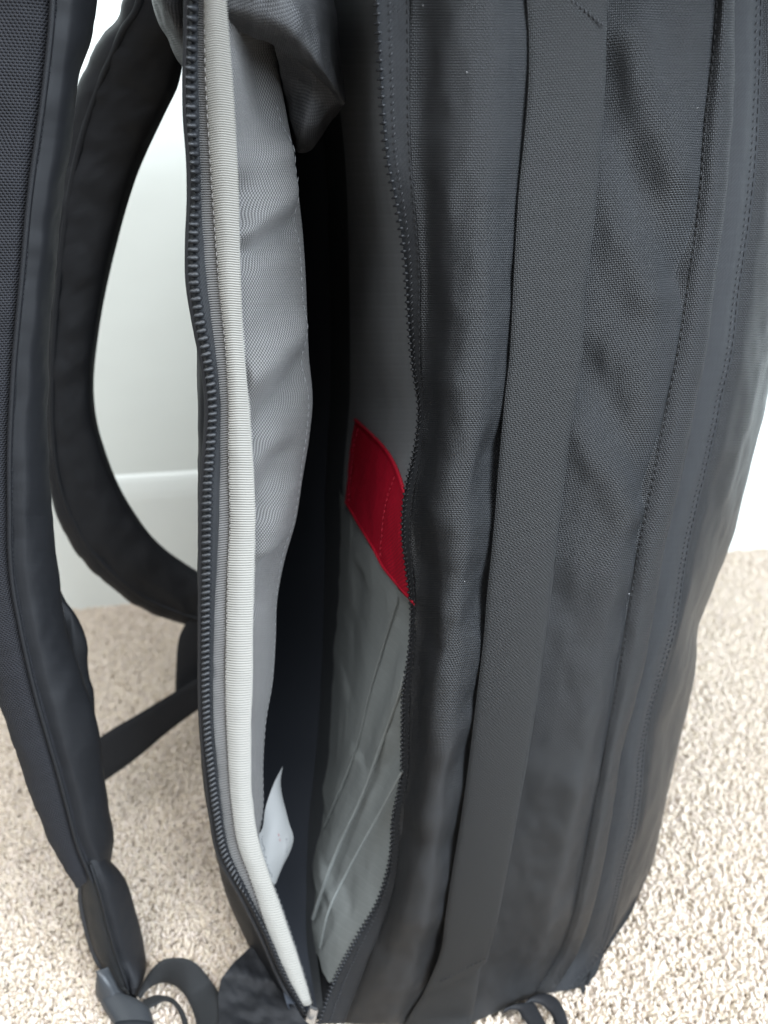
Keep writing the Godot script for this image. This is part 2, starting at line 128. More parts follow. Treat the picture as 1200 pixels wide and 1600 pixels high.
	shape["bind_b"] = line([-6.18, 52.25, -31, -6.29, 51.08, -30.95, -6.39, 49.87, -30.87, -6.47, 48.61, -30.77, -6.5, 47.31, -30.65, -6.52, 45.97, -30.52, -6.53, 44.58, -30.39, -6.53, 43.15, -30.24, -6.52, 41.66, -30.09, -6.47, 40.12, -29.94, -6.44, 38.52, -29.79, -6.46, 36.86, -29.65, -6.59, 35.14, -29.5, -6.71, 33.35, -29.35, -6.8, 31.48, -29.18, -7.02, 29.55, -29, -7.22, 27.53, -28.82, -7.41, 25.43, -28.63, -7.6, 23.23, -28.43, -7.73, 20.93, -28.23, -7.81, 18.53, -28.02, -7.84, 16.01, -27.8, -7.7, 13.36, -27.58, -7.13, 10.57, -27.35, -6.57, 7.63, -27.12, -5.9, 4.51, -26.89, -4.92, 1.21, -26.65])
	shape["bind_c"] = line([-5.56, 52.27, -31.1, -5.6, 51.1, -31.05, -5.59, 49.88, -30.97, -5.57, 48.62, -30.87, -5.57, 47.32, -30.75, -5.58, 45.97, -30.62, -5.61, 44.58, -30.48, -5.67, 43.14, -30.34, -5.73, 41.65, -30.19, -5.76, 40.1, -30.04, -5.76, 38.5, -29.89, -5.72, 36.84, -29.74, -5.71, 35.11, -29.6, -5.71, 33.31, -29.44, -5.77, 31.44, -29.27, -5.93, 29.5, -29.09, -6.09, 27.47, -28.91, -6.25, 25.36, -28.72, -6.39, 23.16, -28.52, -6.61, 20.86, -28.31, -6.76, 18.45, -28.1, -6.86, 15.92, -27.89, -6.67, 13.26, -27.67, -6.15, 10.46, -27.44, -5.52, 7.51, -27.21, -4.88, 4.39, -26.97, -4.29, 1.08, -26.73])
	shape["lining_a"] = line([-5.81, 52.35, -31.5, -5.86, 51.17, -31.45, -5.85, 49.94, -31.37, -5.83, 48.66, -31.26, -5.83, 47.34, -31.14, -5.85, 45.98, -31.01, -5.88, 44.57, -30.87, -5.94, 43.11, -30.73, -6.01, 41.6, -30.58, -6.04, 40.03, -30.42, -6.04, 38.41, -30.27, -6.01, 36.73, -30.12, -6, 34.98, -29.97, -6.01, 33.15, -29.81, -6.07, 31.26, -29.64, -6.24, 29.3, -29.46, -6.41, 27.25, -29.27, -6.58, 25.11, -29.08, -6.72, 22.88, -28.88, -6.95, 20.55, -28.67, -7.1, 18.11, -28.46, -7.21, 15.55, -28.24, -7.03, 12.86, -28.01, -6.51, 10.02, -27.78, -5.88, 7.04, -27.55, -5.24, 3.88, -27.3, -4.65, 0.52, -27.06])
	shape["lining_b"] = line([-5.27, 52.55, -32.4, -5.31, 51.34, -32.37, -5.3, 50.07, -32.3, -5.26, 48.76, -32.22, -5.21, 47.4, -32.13, -5.15, 45.99, -32.02, -5.14, 44.54, -31.89, -5.15, 43.03, -31.74, -5.18, 41.47, -31.57, -5.19, 39.86, -31.38, -5.18, 38.2, -31.17, -5.12, 36.48, -30.96, -5.16, 34.71, -30.74, -5.26, 32.87, -30.51, -5.4, 30.96, -30.28, -5.68, 28.98, -30.04, -5.93, 26.92, -29.8, -6.09, 24.78, -29.55, -6.25, 22.55, -29.3, -6.54, 20.22, -29.05, -6.72, 17.79, -28.79, -6.83, 15.24, -28.53, -6.76, 12.57, -28.26, -6.24, 9.73, -28.01, -5.6, 6.72, -27.78, -4.94, 3.51, -27.54, -4.32, 0.4, -27.13])
	shape["lining_c"] = line([-4.81, 52.9, -34, -4.83, 51.63, -33.99, -4.83, 50.3, -33.95, -4.77, 48.93, -33.89, -4.62, 47.5, -33.81, -4.46, 46.02, -33.72, -4.39, 44.48, -33.61, -4.33, 42.89, -33.47, -4.32, 41.25, -33.3, -4.32, 39.55, -33.1, -4.29, 37.81, -32.86, -4.2, 36.01, -32.57, -4.33, 34.18, -32.24, -4.58, 32.29, -31.89, -4.83, 30.35, -31.54, -5.3, 28.35, -31.18, -5.65, 26.28, -30.82, -5.79, 24.16, -30.43, -5.98, 21.98, -30.02, -6.35, 19.72, -29.62, -6.55, 17.36, -29.23, -6.66, 14.85, -28.89, -6.78, 12.16, -28.61, -6.26, 9.29, -28.35, -5.61, 6.24, -28.11, -4.95, 3, -27.88, -4.28, 0.4, -27.13])
	shape["lining_d"] = line([-4.49, 53.29, -35.8, -4.51, 51.96, -35.81, -4.51, 50.56, -35.79, -4.42, 49.12, -35.75, -4.19, 47.61, -35.69, -3.96, 46.05, -35.62, -3.83, 44.43, -35.52, -3.71, 42.75, -35.39, -3.66, 41.01, -35.22, -3.65, 39.21, -35.01, -3.62, 37.36, -34.75, -3.5, 35.48, -34.4, -3.72, 33.56, -34.01, -4.09, 31.6, -33.58, -4.45, 29.59, -33.12, -5.08, 27.53, -32.67, -5.52, 25.41, -32.22, -5.66, 23.27, -31.7, -5.87, 21.1, -31.16, -6.31, 18.86, -30.61, -6.53, 16.53, -30.09, -6.64, 14.06, -29.64, -6.89, 11.38, -29.28, -6.35, 8.53, -28.95, -5.66, 5.52, -28.63, -4.98, 2.33, -28.32, -4.25, 0.4, -27.13])
	shape["lining_e"] = line([-4.85, 53.73, -37.8, -4.87, 52.32, -37.83, -4.88, 50.85, -37.83, -4.79, 49.33, -37.81, -4.55, 47.74, -37.77, -4.31, 46.08, -37.71, -4.18, 44.36, -37.62, -4.06, 42.58, -37.5, -4.01, 40.74, -37.33, -4, 38.83, -37.12, -3.96, 36.88, -36.82, -3.84, 34.89, -36.42, -4.06, 32.87, -35.96, -4.45, 30.82, -35.46, -4.83, 28.71, -34.96, -5.5, 26.53, -34.49, -5.98, 24.25, -34.08, -6.15, 21.88, -33.68, -6.42, 19.42, -33.29, -6.93, 16.86, -32.91, -7.21, 14.21, -32.51, -7.34, 11.45, -32.1, -7.6, 8.6, -31.67, -7, 5.65, -31.2, -6.24, 2.61, -30.72, -5.37, 0.4, -29.58, -4.4, 0.4, -27.13])
	shape["lining_f"] = line([-7.51, 56.12, -48.8, -7.53, 54.27, -48.62, -7.53, 52.35, -48.38, -7.4, 50.37, -48.13, -7.1, 48.33, -47.85, -6.78, 46.23, -47.56, -6.61, 44.07, -47.25, -6.47, 41.85, -46.93, -6.41, 39.55, -46.6, -6.41, 37.19, -46.25, -6.39, 34.76, -45.88, -6.27, 32.25, -45.5, -6.6, 29.66, -45.11, -7.14, 26.99, -44.7, -7.66, 24.24, -44.27, -8.56, 21.4, -43.82, -9.2, 18.48, -43.33, -9.42, 15.57, -42.69, -9.72, 12.67, -41.92, -10.29, 9.78, -41.05, -10.55, 6.9, -40.1, -10.6, 4.03, -39.09, -10.61, 2, -37.33, -9.19, 2, -34.06, -7.79, 2, -31.15, -6.57, 2, -28.54, -5.57, 2, -26.17])
	shape["inner_a"] = line([-0.14, 52.51, -32.2, -0.07, 51.28, -32.12, 0.02, 50, -32.02, 0.1, 48.68, -31.94, 0.19, 47.32, -31.88, 0.36, 45.9, -31.83, 0.69, 44.43, -31.78, 1, 42.89, -31.84, 1.18, 41.26, -31.96, 1.33, 39.56, -32.04, 1.51, 37.75, -32.15, 1.81, 35.89, -32.14, 1.7, 33.98, -31.97, 1.32, 32.02, -31.77, 1.17, 29.99, -31.52, 1.36, 27.92, -31.22, 1.63, 25.78, -30.89, 1.56, 23.56, -30.57, 1.29, 21.23, -30.27, 1.27, 18.8, -29.96, 1.25, 16.27, -29.64, 0.88, 13.66, -29.3, 0.67, 11.03, -28.86, 0.15, 8.4, -28.33, -1.17, 5.78, -27.72, -2.45, 2.63, -27.39, -3.37, 0.4, -26.41])
	shape["inner_b"] = line([-1.42, 53.98, -38.96, -1.36, 52.48, -38.84, -1.28, 50.94, -38.69, -1.18, 49.34, -38.55, -1.04, 47.69, -38.41, -0.83, 45.99, -38.28, -0.5, 44.22, -38.16, -0.19, 42.38, -38.1, -0.02, 40.45, -38.08, 0.1, 38.44, -38.03, 0.26, 36.34, -37.99, 0.55, 34.17, -37.86, 0.37, 31.96, -37.6, -0.08, 29.67, -37.31, -0.33, 27.31, -36.98, -0.32, 24.88, -36.6, -0.18, 22.44, -36.13, -0.28, 20.03, -35.49, -0.6, 17.63, -34.75, -0.75, 15.23, -33.97, -0.8, 12.87, -33.09, -1.16, 10.66, -32.06, -1.32, 8.54, -30.94, -1.57, 6.52, -29.76, -2.44, 4.44, -28.66, -3.28, 1.81, -27.91, -3.84, 0.4, -26.41])
	shape["inner_c"] = line([-3.17, 55.59, -46.35, -3.12, 53.81, -46.18, -3.06, 51.96, -45.98, -2.93, 50.06, -45.77, -2.71, 48.1, -45.56, -2.44, 46.08, -45.34, -2.12, 43.98, -45.12, -1.83, 41.81, -44.94, -1.69, 39.56, -44.77, -1.59, 37.23, -44.58, -1.46, 34.81, -44.38, -1.21, 32.3, -44.12, -1.47, 29.74, -43.76, -1.98, 27.09, -43.38, -2.36, 24.37, -42.96, -2.67, 21.57, -42.49, -2.73, 18.78, -41.86, -2.85, 16.17, -40.86, -3.17, 13.7, -39.65, -3.45, 11.32, -38.35, -3.46, 9.16, -36.86, -3.69, 7.37, -35.08, -3.68, 5.81, -33.22, -3.45, 4.47, -31.33, -3.66, 2.96, -29.69, -3.88, 0.91, -28.48, -3.96, 0.4, -26.41])
	shape["inner_d"] = line([-5.69, 57.31, -54.28, -5.67, 55.22, -54.07, -5.63, 53.06, -53.81, -5.46, 50.84, -53.53, -5.13, 48.54, -53.23, -4.78, 46.17, -52.92, -4.51, 43.73, -52.6, -4.27, 41.21, -52.28, -4.16, 38.61, -51.96, -4.11, 35.93, -51.61, -4.01, 33.15, -51.24, -3.84, 30.29, -50.83, -4.2, 27.35, -50.38, -4.76, 24.33, -49.89, -5.32, 21.21, -49.37, -6.08, 18.01, -48.82, -6.45, 14.85, -48.01, -6.54, 12.02, -46.64, -6.8, 9.48, -44.91, -7.21, 7.13, -43.06, -7.11, 5.17, -40.91, -7.05, 3.85, -38.32, -6.73, 2.89, -35.67, -5.8, 2.27, -33.01, -5.14, 1.38, -30.79, -4.53, 0.4, -28.81, -4.1, 0.4, -26.41])
	shape["inner_e"] = line([-8.39, 58.25, -58.6, -8.41, 56, -58.36, -8.39, 53.66, -58.07, -8.22, 51.26, -57.75, -7.83, 48.78, -57.41, -7.45, 46.22, -57.05, -7.24, 43.59, -56.67, -7.05, 40.88, -56.28, -6.98, 38.09, -55.87, -6.97, 35.22, -55.43, -6.92, 32.25, -54.97, -6.81, 29.2, -54.49, -7.26, 26.06, -53.98, -7.86, 22.82, -53.43, -8.55, 19.49, -52.86, -9.63, 16.07, -52.26, -10.21, 12.72, -51.36, -10.27, 9.77, -49.78, -10.45, 7.18, -47.78, -10.91, 4.85, -45.62, -10.67, 2.99, -43.11, -10.35, 1.93, -40.09, -9.74, 1.29, -37, -8.3, 1.07, -33.93, -7.05, 0.51, -31.39, -5.86, 0.4, -28.81, -5.12, 0.4, -26.41])
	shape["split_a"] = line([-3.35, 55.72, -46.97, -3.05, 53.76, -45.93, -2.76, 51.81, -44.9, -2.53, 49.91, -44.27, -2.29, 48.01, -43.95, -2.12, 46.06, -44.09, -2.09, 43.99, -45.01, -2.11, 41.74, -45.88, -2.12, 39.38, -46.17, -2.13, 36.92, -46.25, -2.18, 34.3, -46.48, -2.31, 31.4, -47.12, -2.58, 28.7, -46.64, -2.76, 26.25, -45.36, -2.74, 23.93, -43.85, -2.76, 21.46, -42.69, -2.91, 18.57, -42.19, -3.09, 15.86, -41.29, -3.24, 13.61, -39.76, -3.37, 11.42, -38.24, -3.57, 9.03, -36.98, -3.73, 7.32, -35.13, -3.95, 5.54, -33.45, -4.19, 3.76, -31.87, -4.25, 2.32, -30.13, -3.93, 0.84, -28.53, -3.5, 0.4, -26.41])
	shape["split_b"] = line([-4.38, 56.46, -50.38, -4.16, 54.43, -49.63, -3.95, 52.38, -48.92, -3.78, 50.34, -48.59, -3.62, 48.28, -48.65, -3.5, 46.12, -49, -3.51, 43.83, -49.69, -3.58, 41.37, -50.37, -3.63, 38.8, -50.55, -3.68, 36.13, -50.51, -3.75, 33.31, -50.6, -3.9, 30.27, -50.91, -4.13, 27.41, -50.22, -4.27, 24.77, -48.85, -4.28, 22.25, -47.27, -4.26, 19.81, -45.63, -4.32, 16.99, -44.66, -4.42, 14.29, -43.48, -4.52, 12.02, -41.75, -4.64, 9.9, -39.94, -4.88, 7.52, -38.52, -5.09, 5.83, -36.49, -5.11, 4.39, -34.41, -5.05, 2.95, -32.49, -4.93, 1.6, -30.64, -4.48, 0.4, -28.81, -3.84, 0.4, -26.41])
	shape["wall_mid"] = line([-1.5, 54.04, -39.24, -1.36, 52.46, -38.7, -1.2, 50.87, -38.22, -1.07, 49.28, -37.91, -0.92, 47.65, -37.74, -0.75, 45.98, -37.75, -0.51, 44.22, -38.08, -0.31, 42.34, -38.52, -0.19, 40.37, -38.72, -0.11, 38.3, -38.8, -0.01, 36.11, -38.97, 0.16, 33.75, -39.27, -0.03, 31.47, -38.95, -0.37, 29.28, -38.23, -0.49, 27.11, -37.38, -0.39, 24.85, -36.67, -0.28, 22.36, -36.25, -0.41, 19.91, -35.65, -0.67, 17.63, -34.76, -0.76, 15.32, -33.86, -0.88, 12.88, -33.09, -1.21, 10.71, -32, -1.46, 8.51, -30.96, -1.89, 6.31, -29.92, -2.7, 4.28, -28.76, -3.3, 1.95, -27.82, -3.63, 0.4, -26.41])
	shape["red_top"] = line([-1.85, 31.04, -44.97, -1.24, 31.15, -43.04, -0.68, 31.31, -41.06, -0.18, 31.49, -39.09, 0.22, 31.64, -37.2, 0.52, 31.65, -35.63, 0.73, 31.59, -34.27, 0.89, 31.47, -33.1, 1.02, 31.35, -31.99, 1.15, 31.14, -31.15, 1.33, 30.62, -31.02, 1.51, 30.07, -30.94])
	shape["red_mid"] = line([-2.2, 29.24, -44.68, -1.77, 29.09, -43.06, -1.33, 29.06, -41.31, -0.86, 29.2, -39.34, -0.47, 29.28, -37.6, -0.13, 29.31, -36.03, 0.19, 29.34, -34.58, 0.49, 29.34, -33.28, 0.77, 29.3, -32.12, 1.03, 29.32, -30.92, 1.32, 29.09, -30.3, 1.69, 28.6, -30.23])
	shape["red_bottom"] = line([-2.46, 26.26, -42.81, -1.99, 26.27, -41.16, -1.55, 26.3, -39.56, -1.12, 26.35, -38.03, -0.72, 26.37, -36.64, -0.38, 26.28, -35.49, -0.05, 26.2, -34.4, 0.35, 26.3, -33.18, 0.75, 26.46, -31.95, 1.13, 26.62, -30.77, 1.49, 26.87, -29.53, 1.88, 26.43, -29.4])
	shape["sleeve_a"] = line([1.53, 26.15, -30.12, 1.55, 25.32, -29.83, 1.48, 24.28, -29.83, 1.38, 23.3, -29.72, 1.24, 22.28, -29.64, 1.19, 21.3, -29.48, 1.18, 20.29, -29.34, 1.18, 19.27, -29.19, 1.18, 18.17, -29.1, 1.16, 17.01, -29.05, 1, 15.81, -29.01, 0.79, 14.54, -29, 0.53, 13.14, -29.08, 0.4, 11.92, -28.97, 0.32, 10.8, -28.75, 0.15, 9.69, -28.51, -0.19, 8.35, -28.43, -0.7, 7.27, -28.13, -1.32, 6.1, -27.89, -1.89, 4.83, -27.7, -2.44, 3.49, -27.54, -3, 2.07, -27.41])
	shape["sleeve_b"] = line([0.51, 26.27, -32.97, 0.6, 25.22, -32.78, 0.64, 24.18, -32.57, 0.6, 23.13, -32.32, 0.5, 22, -32.18, 0.36, 20.94, -31.92, 0.26, 19.9, -31.62, 0.23, 18.83, -31.33, 0.2, 17.76, -31.03, 0.17, 16.58, -30.84, 0.13, 15.32, -30.7, -0.05, 14.11, -30.48, -0.28, 12.84, -30.31, -0.53, 11.47, -30.2, -0.64, 10.28, -29.9, -0.76, 9.15, -29.54, -1.02, 7.9, -29.27, -1.43, 6.73, -28.92, -1.93, 5.65, -28.49, -2.41, 4.5, -28.11, -2.83, 3.25, -27.79, -3.24, 1.94, -27.49])
	shape["sleeve_c"] = line([-0.57, 26.13, -36.28, -0.51, 25.03, -35.9, -0.45, 23.86, -35.65, -0.44, 22.62, -35.47, -0.47, 21.49, -35.09, -0.58, 20.24, -34.86, -0.71, 19.15, -34.41, -0.82, 18.07, -33.93, -0.86, 16.98, -33.47, -0.91, 15.87, -33.02, -0.97, 14.61, -32.72, -1.05, 13.33, -32.43, -1.24, 12.16, -32.01, -1.46, 10.92, -31.65, -1.65, 9.66, -31.29, -1.77, 8.5, -30.83, -1.94, 7.35, -30.37, -2.23, 6.1, -29.97, -2.6, 5.11, -29.37, -2.97, 4.12, -28.79, -3.22, 2.99, -28.3, -3.45, 1.9, -27.78])
	shape["sleeve_d"] = line([-1.73, 26.11, -40.46, -1.7, 24.99, -39.78, -1.67, 23.8, -39.23, -1.66, 22.48, -38.89, -1.68, 21.08, -38.66, -1.73, 19.79, -38.23, -1.83, 18.42, -37.89, -1.94, 17.26, -37.26, -2.04, 16.12, -36.59, -2.1, 15.01, -35.92, -2.17, 13.87, -35.28, -2.25, 12.56, -34.83, -2.36, 11.27, -34.35, -2.51, 10.18, -33.68, -2.69, 9.02, -33.07, -2.84, 7.87, -32.46, -2.98, 6.75, -31.83, -3.17, 5.59, -31.24, -3.4, 4.53, -30.58, -3.64, 3.61, -29.82, -3.75, 2.68, -29.09, -3.78, 1.72, -28.4])
	shape["sleeve_e"] = line([-2.32, 26.04, -42.7, -2.26, 24.93, -41.83, -2.23, 23.75, -41.15, -2.24, 22.49, -40.61, -2.27, 21.08, -40.32, -2.32, 19.64, -40.03, -2.39, 18.3, -39.57, -2.5, 16.96, -39.08, -2.6, 15.81, -38.35, -2.67, 14.68, -37.6, -2.74, 13.57, -36.85, -2.81, 12.38, -36.21, -2.91, 11.07, -35.7, -3.03, 9.92, -35.02, -3.16, 8.88, -34.24, -3.31, 7.78, -33.54, -3.44, 6.73, -32.81, -3.59, 5.63, -32.13, -3.76, 4.56, -31.45, -3.94, 3.65, -30.66, -4.05, 2.86, -29.8, -4.01, 1.93, -29.06])
	shape["sleeve_f"] = line([-3.17, 25.68, -46.37, -3.12, 24.44, -45.42, -3.05, 23.22, -44.47, -3.04, 21.93, -43.72, -3.09, 20.49, -43.22, -3.17, 18.93, -42.91, -3.26, 17.43, -42.47, -3.36, 15.95, -41.97, -3.45, 14.64, -41.22, -3.53, 13.43, -40.36, -3.59, 12.27, -39.47, -3.66, 11.1, -38.62, -3.76, 9.81, -37.91, -3.87, 8.57, -37.17, -3.95, 7.64, -36.14, -4.05, 6.7, -35.17, -4.17, 5.73, -34.24, -4.29, 4.75, -33.36, -4.43, 3.77, -32.5, -4.53, 2.9, -31.6, -4.56, 2.12, -30.65, -4.4, 1.32, -29.75])
	shape["sleeve_g"] = line([-4.11, 24.84, -49.28, -4.06, 23.53, -48.25, -3.97, 22.27, -47.19, -3.94, 20.94, -46.29, -3.97, 19.5, -45.62, -4.06, 17.91, -45.22, -4.14, 16.33, -44.74, -4.24, 14.83, -44.14, -4.34, 13.43, -43.38, -4.41, 12.2, -42.43, -4.47, 11, -41.46, -4.53, 9.82, -40.51, -4.62, 8.56, -39.67, -4.73, 7.29, -38.86, -4.8, 6.37, -37.74, -4.88, 5.48, -36.63, -4.98, 4.55, -35.6, -5.09, 3.65, -34.59, -5.22, 2.71, -33.63, -5.3, 1.89, -32.63, -5.35, 1.12, -31.62, -5.15, 0.8, -30.35])
	shape["crease_a"] = line([0.72, 25.63, -32.13, 0.46, 24.16, -32.74, 0.17, 22.66, -33.29, -0.13, 21.3, -33.56, -0.44, 19.97, -33.73, -0.74, 18.65, -33.82, -1.01, 17.33, -33.85, -1.26, 15.99, -33.84, -1.55, 14.64, -33.82, -1.91, 13.28, -33.81, -2.35, 11.93, -33.77, -2.83, 10.53, -33.77, -3.33, 8.96, -33.89, -3.87, 7.24, -34.1])
	shape["crease_b"] = line([1.08, 22.86, -29.68, 0.82, 21.5, -29.87, 0.5, 19.84, -30.37, 0.13, 18.09, -30.9, -0.25, 16.51, -31.17, -0.64, 14.94, -31.34, -1.06, 13.4, -31.45, -1.52, 11.93, -31.46, -2.07, 10.49, -31.43, -2.61, 9.06, -31.35, -3.09, 7.83, -31.05, -3.53, 6.72, -30.63, -3.97, 5.22, -30.48, -4.4, 3.58, -30.39])
	shape["crease_c"] = line([0.93, 17.3, -28.68, 0.58, 16.11, -28.96, 0.21, 14.89, -29.21, -0.19, 13.68, -29.44, -0.6, 12.49, -29.63, -1.03, 11.37, -29.72, -1.46, 10.25, -29.79, -1.9, 9.15, -29.8, -2.31, 8.12, -29.74, -2.72, 7.29, -29.5, -3.1, 6.52, -29.19, -3.41, 5.57, -28.99, -3.64, 4.38, -28.92, -3.85, 3.12, -28.85])
	shape["bunch_low"] = line([-6.01, 50.22, -32.02, -5.61, 50.19, -32.14, -5.23, 50.14, -32.25, -4.87, 50.01, -32.36, -4.51, 49.9, -32.54, -4.15, 49.79, -32.76, -3.82, 49.64, -32.98, -3.49, 49.46, -33.22, -3.17, 49.27, -33.47, -2.87, 49.05, -33.74, -2.57, 48.81, -34.03, -2.29, 48.56, -34.37, -2.01, 48.29, -34.74, -1.72, 48.01, -35.11])
	shape["bunch_mid"] = line([-5.8, 50.92, -31.3, -5.33, 50.83, -31.17, -4.88, 50.75, -31.09, -4.46, 50.64, -31.08, -4.04, 50.5, -31.07, -3.68, 50.32, -31.16, -3.37, 50.11, -31.42, -3.1, 49.88, -31.76, -2.85, 49.63, -32.2, -2.61, 49.36, -32.66, -2.38, 49.08, -33.15, -2.14, 48.78, -33.7, -1.91, 48.47, -34.31, -1.66, 48.14, -34.93])
	shape["bunch_up"] = line([-5.99, 52.49, -32.99, -5.34, 52.41, -32.61, -4.72, 52.33, -32.25, -4.1, 52.21, -31.94, -3.6, 52.02, -31.78, -3.27, 51.69, -31.82, -3.01, 51.27, -31.92, -2.8, 50.89, -32.21, -2.63, 50.51, -32.67, -2.45, 50.11, -33.1, -2.27, 49.69, -33.56, -2.07, 49.26, -34.06, -1.86, 48.81, -34.6, -1.64, 48.34, -35.15])
	shape["bunch_back"] = line([-3.24, 53.12, -35, -2.77, 53.01, -35, -2.39, 52.83, -35.01, -2.14, 52.52, -35.17, -2.04, 52.17, -35.33, -1.97, 51.79, -35.48, -1.91, 51.41, -35.61, -1.86, 51.01, -35.71, -1.82, 50.6, -35.82, -1.78, 50.19, -35.97, -1.75, 49.77, -36.07, -1.72, 49.32, -36.02, -1.69, 48.86, -35.89, -1.66, 48.39, -35.74])
	shape["bunch_fall_a"] = line([-4.24, 49.9, -33.17, -4.05, 49.79, -33.32, -3.84, 49.68, -33.47, -3.63, 49.57, -33.6, -3.41, 49.46, -33.71, -3.2, 49.34, -33.83, -3, 49.21, -33.97, -2.81, 49.06, -34.12, -2.63, 48.9, -34.29, -2.45, 48.74, -34.47, -2.27, 48.57, -34.66, -2.09, 48.4, -34.87, -1.9, 48.24, -35.09, -1.7, 48.07, -35.32])
	shape["bunch_fall_b"] = line([-4.25, 49.24, -34.86, -4.06, 49.13, -34.85, -3.87, 49.03, -34.83, -3.68, 48.92, -34.82, -3.49, 48.8, -34.81, -3.31, 48.68, -34.8, -3.13, 48.56, -34.78, -2.95, 48.44, -34.78, -2.77, 48.33, -34.86, -2.59, 48.22, -34.96, -2.42, 48.09, -35.11, -2.23, 48, -35.3, -2.01, 48, -35.49, -1.78, 48.01, -35.7])
	shape["bunch_fall_c"] = line([-4.25, 48.42, -36.14, -4.17, 48.17, -36.02, -4.1, 47.91, -35.9, -4.03, 47.66, -35.78, -3.92, 47.44, -35.64, -3.73, 47.21, -35.42, -3.48, 47.05, -35.21, -3.23, 47.07, -35.25, -2.96, 47.16, -35.39, -2.74, 47.3, -35.56, -2.54, 47.49, -35.75, -2.33, 47.66, -35.93, -2.11, 47.83, -36.11, -1.89, 48, -36.29])
	shape["bunch_fall_d"] = line([-4.38, 47.8, -37.93, -4.32, 47.5, -37.81, -4.27, 47.2, -37.7, -4.2, 46.91, -37.58, -4.12, 46.59, -37.44, -3.99, 46.26, -37.27, -3.74, 46.23, -37.25, -3.41, 46.31, -37.27, -3.17, 46.52, -37.37, -2.96, 46.79, -37.5, -2.76, 47.03, -37.61, -2.58, 47.28, -37.71, -2.4, 47.55, -37.82, -2.22, 47.8, -37.93])
	shape["label_a"] = line([-6.89, 13.06, -28.12, -6.86, 12.63, -28.07, -6.84, 12.21, -28.03, -6.82, 11.73, -28.02, -6.8, 11.24, -28.03, -6.69, 10.83, -28, -6.49, 10.44, -28.02, -6.3, 9.99, -28.08, -6.13, 9.48, -28.15])
	shape["label_b"] = line([-6.61, 13.1, -28.79, -6.57, 12.62, -28.74, -6.52, 12.14, -28.7, -6.46, 11.7, -28.61, -6.39, 11.28, -28.5, -6.3, 10.86, -28.4, -6.23, 10.38, -28.34, -6.17, 9.88, -28.29, -6.11, 9.37, -28.24])
	shape["label_c"] = line([-6.56, 13.54, -29.8, -6.39, 13, -29.65, -6.22, 12.47, -29.49, -6, 11.97, -29.32, -5.88, 11.45, -29.14, -5.83, 10.9, -28.96, -5.88, 10.33, -28.8, -5.99, 9.73, -28.65, -6.09, 9.14, -28.5])
	shape["label_d"] = line([-6.17, 14.37, -30.75, -5.99, 13.7, -30.51, -5.81, 13.02, -30.27, -5.64, 12.32, -30.03, -5.51, 11.66, -29.77, -5.45, 11.06, -29.42, -5.58, 10.39, -29.16, -5.84, 9.71, -28.92, -6.09, 9.02, -28.68])
	shape["label_e"] = line([-5.78, 14.68, -31.75, -5.89, 14.02, -31.3, -5.8, 13.36, -30.88, -5.6, 12.64, -30.52, -5.4, 11.86, -30.22, -5.17, 11.01, -29.98, -5.35, 10.3, -29.66, -5.72, 9.68, -29.28, -6.04, 9.08, -28.88])
	shape["near_l"] = line([-17.4, 52.68, -33, -17.68, 51.57, -33.06, -17.96, 50.42, -33.09, -18.25, 49.21, -33.11, -18.54, 47.96, -33.11, -18.83, 46.67, -33.11, -19.12, 45.32, -33.08, -19.41, 43.92, -33.05, -19.69, 42.47, -33, -19.96, 40.97, -32.93, -20.22, 39.41, -32.84, -20.44, 37.8, -32.73, -20.62, 36.14, -32.6, -20.77, 34.42, -32.46, -20.87, 32.64, -32.3, -20.94, 30.8, -32.13, -20.97, 28.89, -31.96, -20.95, 26.92, -31.78, -20.67, 24.86, -31.58, -20.31, 22.73, -31.39, -20.31, 20.51, -31.18, -19.99, 18.2, -30.98, -19.75, 15.78, -30.77, -19.3, 13.26, -30.55, -18.82, 10.62, -30.34, -17.54, 7.85, -30.12])
	shape["near_s"] = line([-11.8, 52.59, -32.6, -12.08, 51.49, -32.63, -12.38, 50.35, -32.63, -12.75, 49.16, -32.62, -13.15, 47.92, -32.59, -13.59, 46.65, -32.55, -14.05, 45.32, -32.5, -14.48, 43.95, -32.44, -14.88, 42.53, -32.37, -15.29, 41.06, -32.28, -15.72, 39.54, -32.18, -16.15, 37.96, -32.07, -16.54, 36.33, -31.94, -16.92, 34.65, -31.8, -17.26, 32.9, -31.65, -17.57, 31.09, -31.5, -17.88, 29.22, -31.33, -18.08, 27.27, -31.16, -18.1, 25.25, -30.98, -18.07, 23.15, -30.8, -17.97, 20.97, -30.61, -17.79, 18.69, -30.42, -17.59, 16.31, -30.22, -17.44, 13.83, -30.02, -17.27, 11.22, -29.81, -16.83, 8.49, -29.61])
	shape["near_r"] = line([-11.51, 53.16, -35.2, -11.77, 51.98, -35.27, -12.26, 50.75, -35.31, -12.98, 49.46, -35.33, -13.48, 48.13, -35.35, -13.92, 46.74, -35.35, -14.46, 45.31, -35.33, -14.9, 43.81, -35.3, -15.33, 42.26, -35.25, -15.78, 40.66, -35.17, -16.17, 39, -35.06, -16.5, 37.29, -34.93, -16.76, 35.52, -34.76, -17, 33.7, -34.58, -17.2, 31.81, -34.39, -17.34, 29.86, -34.19, -17.41, 27.85, -33.98, -17.48, 25.76, -33.76, -17.53, 23.59, -33.53, -17.3, 21.34, -33.3, -16.82, 19, -33.06, -16.51, 16.57, -32.82, -16.64, 14.04, -32.58, -16.72, 11.39, -32.33, -16.73, 8.62, -32.08, -17.66, 5.71, -31.82])
